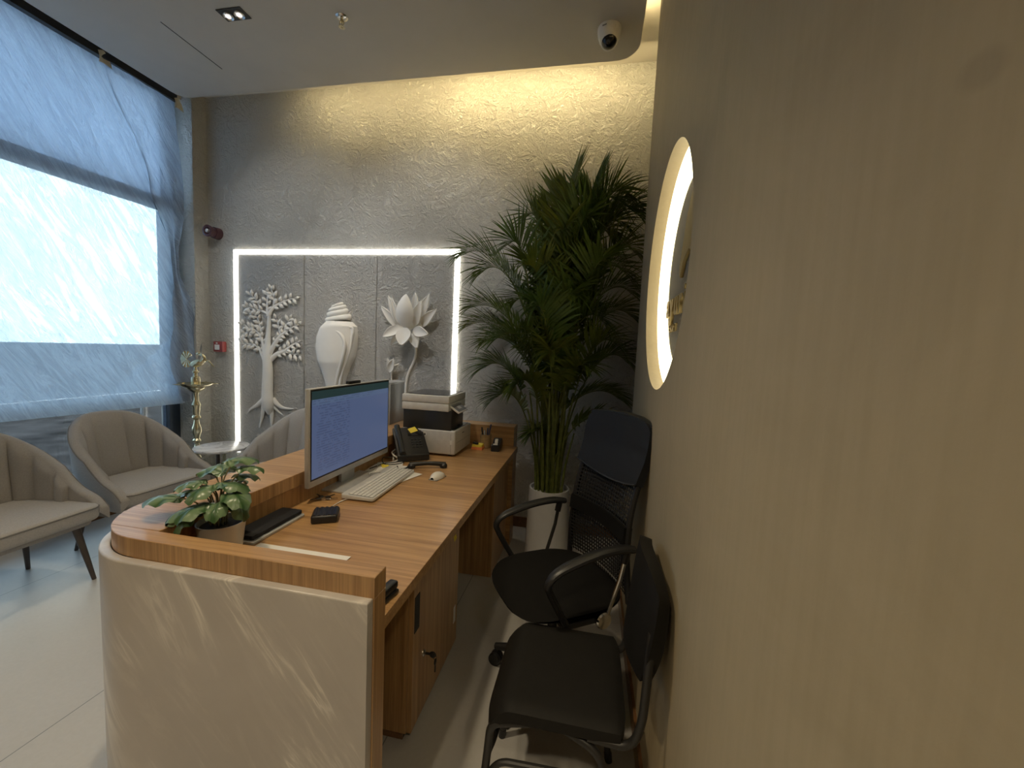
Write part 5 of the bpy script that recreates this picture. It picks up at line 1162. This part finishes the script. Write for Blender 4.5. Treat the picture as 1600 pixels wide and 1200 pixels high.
# ================================================================== LOUNGE CHAIRS
def lounge_chair(label):
    t = thing('lounge_chair', label, 'armchair', group=None)
    # plan curve of the shell, front of the chair is +x
    def plan(s):        # s -1..1, from the left arm front round the back to the right arm front
        a = PI*(0.5+0.5*(1-abs(s)))*(1 if s > 0 else -1)
        e = 0.80; R = abs(s)
        if R > 0.52:      # straight arms
            q = (R-0.52)/0.48; x = -0.03+0.30*q; y = 0.310+0.012*q
        else:
            ph = (R/0.52)*PI/2; x = -0.03-0.275*math.cos(ph)**0.85; y = 0.310*math.sin(ph)**0.80
        return x, (y if s > 0 else -y)
    def top(s):
        r = abs(s); q = min(1, max(0, (r-0.02)/0.86)); q = q*q*(3-2*q)
        h = 0.885-0.385*q; 
        if r > 0.80: h -= 0.075*((r-0.80)/0.20)**2
        return h
    zb = 0.345
    NS = 200
    def shell(u, v):
        s = -1+2*u; x, y = plan(s); x2, y2 = plan(min(1, s+0.01)); x1, y1 = plan(max(-1, s-0.01))
        tx, ty = x2-x1, y2-y1; L = math.hypot(tx, ty) or 1; nx, ny = ty/L, -tx/L     # points outwards or inwards
        h = top(s); lean = 0.10*(1-min(1, abs(s)/0.5))
        # section: outer bottom, outer top, inner top, inner bottom
        if v < 0.42: q = v/0.42; off = 0.0; z = zb+(h-0.022-zb)*q
        elif v < 0.58: q = (v-0.42)/0.16; an = PI*q; off = 0.0275-0.0275*math.cos(an); z = h-0.022+0.022*math.sin(an)
        else: q = (v-0.58)/0.42; off = 0.055; z = h-0.022+(0.40-(h-0.022))*q; off += 0.028*abs(math.cos(PI*s*6.5))**0.35*(1-abs(2*q-1)**6) if abs(s) < 0.66 else 0
        kz = max(0, (z-0.42)/0.45)
        sgn = 1
        return (x+sgn*nx*off*SG-lean*kz, y+sgn*ny*off*SG+ (y*0.05*kz), z)
    global SG
    SG = 1
    # decide which way is inward at the back of the chair
    xb, yb = plan(0.0)
    x2, y2 = plan(0.02); x1, y1 = plan(-0.02); SG = 1 if (y2-y1) > 0 else -1
    bm = sheet(NB(), NS, 44, shell)
    # close the arm fronts
    for u in (0, 1):
        vs = [bm.verts.new(shell(u, k/44)) for k in range(45)]; bm.faces.new(vs)
    bmesh.ops.remove_doubles(bm, verts=bm.verts, dist=1e-5)
    sh = obj('shell', bm, 'fabric', t, angle=1.0)
    obj('piping', tube(NB(), [Vector(shell(k/80, 0.44)) for k in range(81)], 0.004, 6), 'piping', sh)
    bm = NB(); seat_ol = rrect(-0.225, 0.285, -0.262, 0.262, 0.06, 6)
    seat_ol = [(x, y*(1.0+0.10*(x+0.225)/0.51)) if x > 0 else (x, y) for x, y in seat_ol]
    prism(bm, seat_ol, 0.365, 0.452, 0.022, 4); st = obj('seat', bm, 'fabric_seat', t, angle=0.9)
    obj('piping', tube(NB(), [Vector((x*1.0, y*1.0, 0.437)) for x, y in seat_ol], 0.004, 6, closed=True), 'piping', st)
    bm = NB(); prism(bm, rrect(-0.25, 0.25, -0.27, 0.27, 0.06), 0.335, 0.366, 0.006); obj('seat_base', bm, 'fabric', t)
    for sx in (-1, 1):
        for sy in (-1, 1):
            obj('leg', tube(NB(), [(0.185*sx, 0.205*sy, 0.338), (0.240*sx, 0.250*sy, 0.0)], [0.019, 0.0105], 12), 'leg_metal', t)
    return t
c1 = lounge_chair('grey tufted armchair cut off by the left photo edge, beneath the window')
c1['group'] = 'lounge chairs'; c1.location = (-3.015, 1.555, 0); c1.rotation_euler = (0, 0, math.radians(2))
c2 = copy_tree(c1); c2['label'] = 'grey tufted armchair between the left edge chair and the brass lamp'; c2.location = (-3.015, 2.275, 0); c2.rotation_euler = (0, 0, math.radians(-2))
c3 = copy_tree(c1); c3['label'] = 'grey tufted armchair by the back wall, partly hidden by the computer'; c3.location = (-2.345, 2.73, 0); c3.rotation_euler = (0, 0, math.radians(-105))

# ================================================================== SIDE TABLE
t = thing('side_table', 'round white marble side table on a brass pedestal between two armchairs', 'side table', (-2.93, 2.815, 0))
obj('tabletop', lathe(NB(), [(0.180, 0.530), (0.193, 0.533), (0.197, 0.542), (0.194, 0.551), (0.188, 0.553)], n=64), 'white_marble', t)
for k, m_ in ((-1, 'leg_metal'), (1, 'brass'), (0, 'brass')): obj('column', tube(NB(), [(0.030*k, 0.018 if k == 0 else -0.01, 0.012), (0.030*k, 0.018 if k == 0 else -0.01, 0.531)], 0.014, 16), m_, t)
obj('base', lathe(NB(), [(0.140, 0), (0.142, 0.006), (0.138, 0.013)], n=48), 'brass', t)
obj('collar', lathe(NB(), [(0.065, 0.520), (0.068, 0.530)], n=32), 'brass', t)

# ================================================================== BRASS OIL LAMP
t = thing('oil_lamp', 'tall turned brass oil lamp stand topped by a peacock', 'oil lamp', (-3.27, 2.90, 0))
prof = [(0.150, 0), (0.155, 0.010), (0.150, 0.022), (0.120, 0.035), (0.110, 0.060), (0.060, 0.085), (0.035, 0.11), (0.026, 0.13), (0.040, 0.145), (0.040, 0.155), (0.024, 0.17), (0.020, 0.21), (0.034, 0.225), (0.034, 0.24), (0.020, 0.255),
        (0.024, 0.29), (0.038, 0.33), (0.038, 0.35), (0.022, 0.38), (0.030, 0.395), (0.030, 0.41), (0.020, 0.43), (0.034, 0.46), (0.034, 0.475), (0.020, 0.50), (0.017, 0.53), (0.030, 0.548), (0.030, 0.558), (0.020, 0.572),
        (0.026, 0.60), (0.036, 0.632), (0.034, 0.665), (0.022, 0.70), (0.018, 0.735), (0.032, 0.750), (0.032, 0.760), (0.022, 0.775), (0.027, 0.81), (0.028, 0.84), (0.034, 0.862), (0.030, 0.872), (0.020, 0.895), (0.017, 0.95),
        (0.022, 0.968), (0.045, 0.985), (0.066, 1.002), (0.070, 1.012), (0.03, 1.012)]
obj('column', lathe(NB(), prof, n=32), 'brass', t)
bm = lathe(NB(), [(0.050, 1.010), (0.095, 1.018), (0.122, 1.034), (0.128, 1.046), (0.122, 1.046), (0.095, 1.030), (0.030, 1.024)], n=40)
for k in range(5):
    a = 2*PI*k/5+0.5; d = Vector((math.cos(a), math.sin(a), 0)); tube(bm, [d*0.115+Vector((0, 0, 1.040)), d*0.155+Vector((0, 0, 1.044)), d*0.170+Vector((0, 0, 1.048))], [0.018, 0.010, 0.003], 8, flat=((0, 0, 1), 0.35))
obj('oil_dish', bm, 'brass', t)
obj('finial', lathe(NB(), [(0.030, 1.022), (0.034, 1.060), (0.034, 1.085), (0.028, 1.100), (0.016, 1.108), (0.014, 1.130), (0.024, 1.140), (0.024, 1.150), (0.014, 1.160), (0.010, 1.185)], n=24), 'brass', t)
pk = obj('peacock', ball(NB(), (0.012, 0, 1.215), (0.058, 0.026, 0.032), Matrix.Rotation(-0.25, 3, 'Y')), 'brass', t)
bm = NB(); tube(bm, smooth_path([(0.05, 0, 1.225), (0.075, 0, 1.252), (0.060, 0, 1.285), (0.035, 0, 1.292)], 6), lerp_list([0.020, 0.014, 0.011, 0.010], 6), 10)
ball(bm, (0.028, 0, 1.296), (0.018, 0.012, 0.013)); tube(bm, [(0.015, 0, 1.296), (-0.004, 0, 1.288)], [0.006, 0.001], 6)
for k in (-1, 0, 1): tube(bm, [(0.032, 0.004*k, 1.305), (0.034+0.006*k, 0.007*k, 1.322)], [0.0016, 0.003], 6)
tube(bm, smooth_path([(0.06, 0.01, 1.245), (0.10, 0.012, 1.235), (0.13, 0.012, 1.205), (0.15, 0.012, 1.190)], 6), lerp_list([0.008, 0.010, 0.007, 0.002], 6), 8)
obj('neck', bm, 'brass', pk)
def tail(u, v):
    a = math.radians(25+310*u); r = 0.004+0.062*v
    return (-0.070+r*math.cos(a)*0.72, 0.003*math.sin(u*60)*v, 1.246+r*math.sin(a)*1.05)
obj('tail', sheet(NB(), 40, 6, tail, 0.006), 'brass', pk)
t.rotation_euler = (0, 0, math.radians(12))
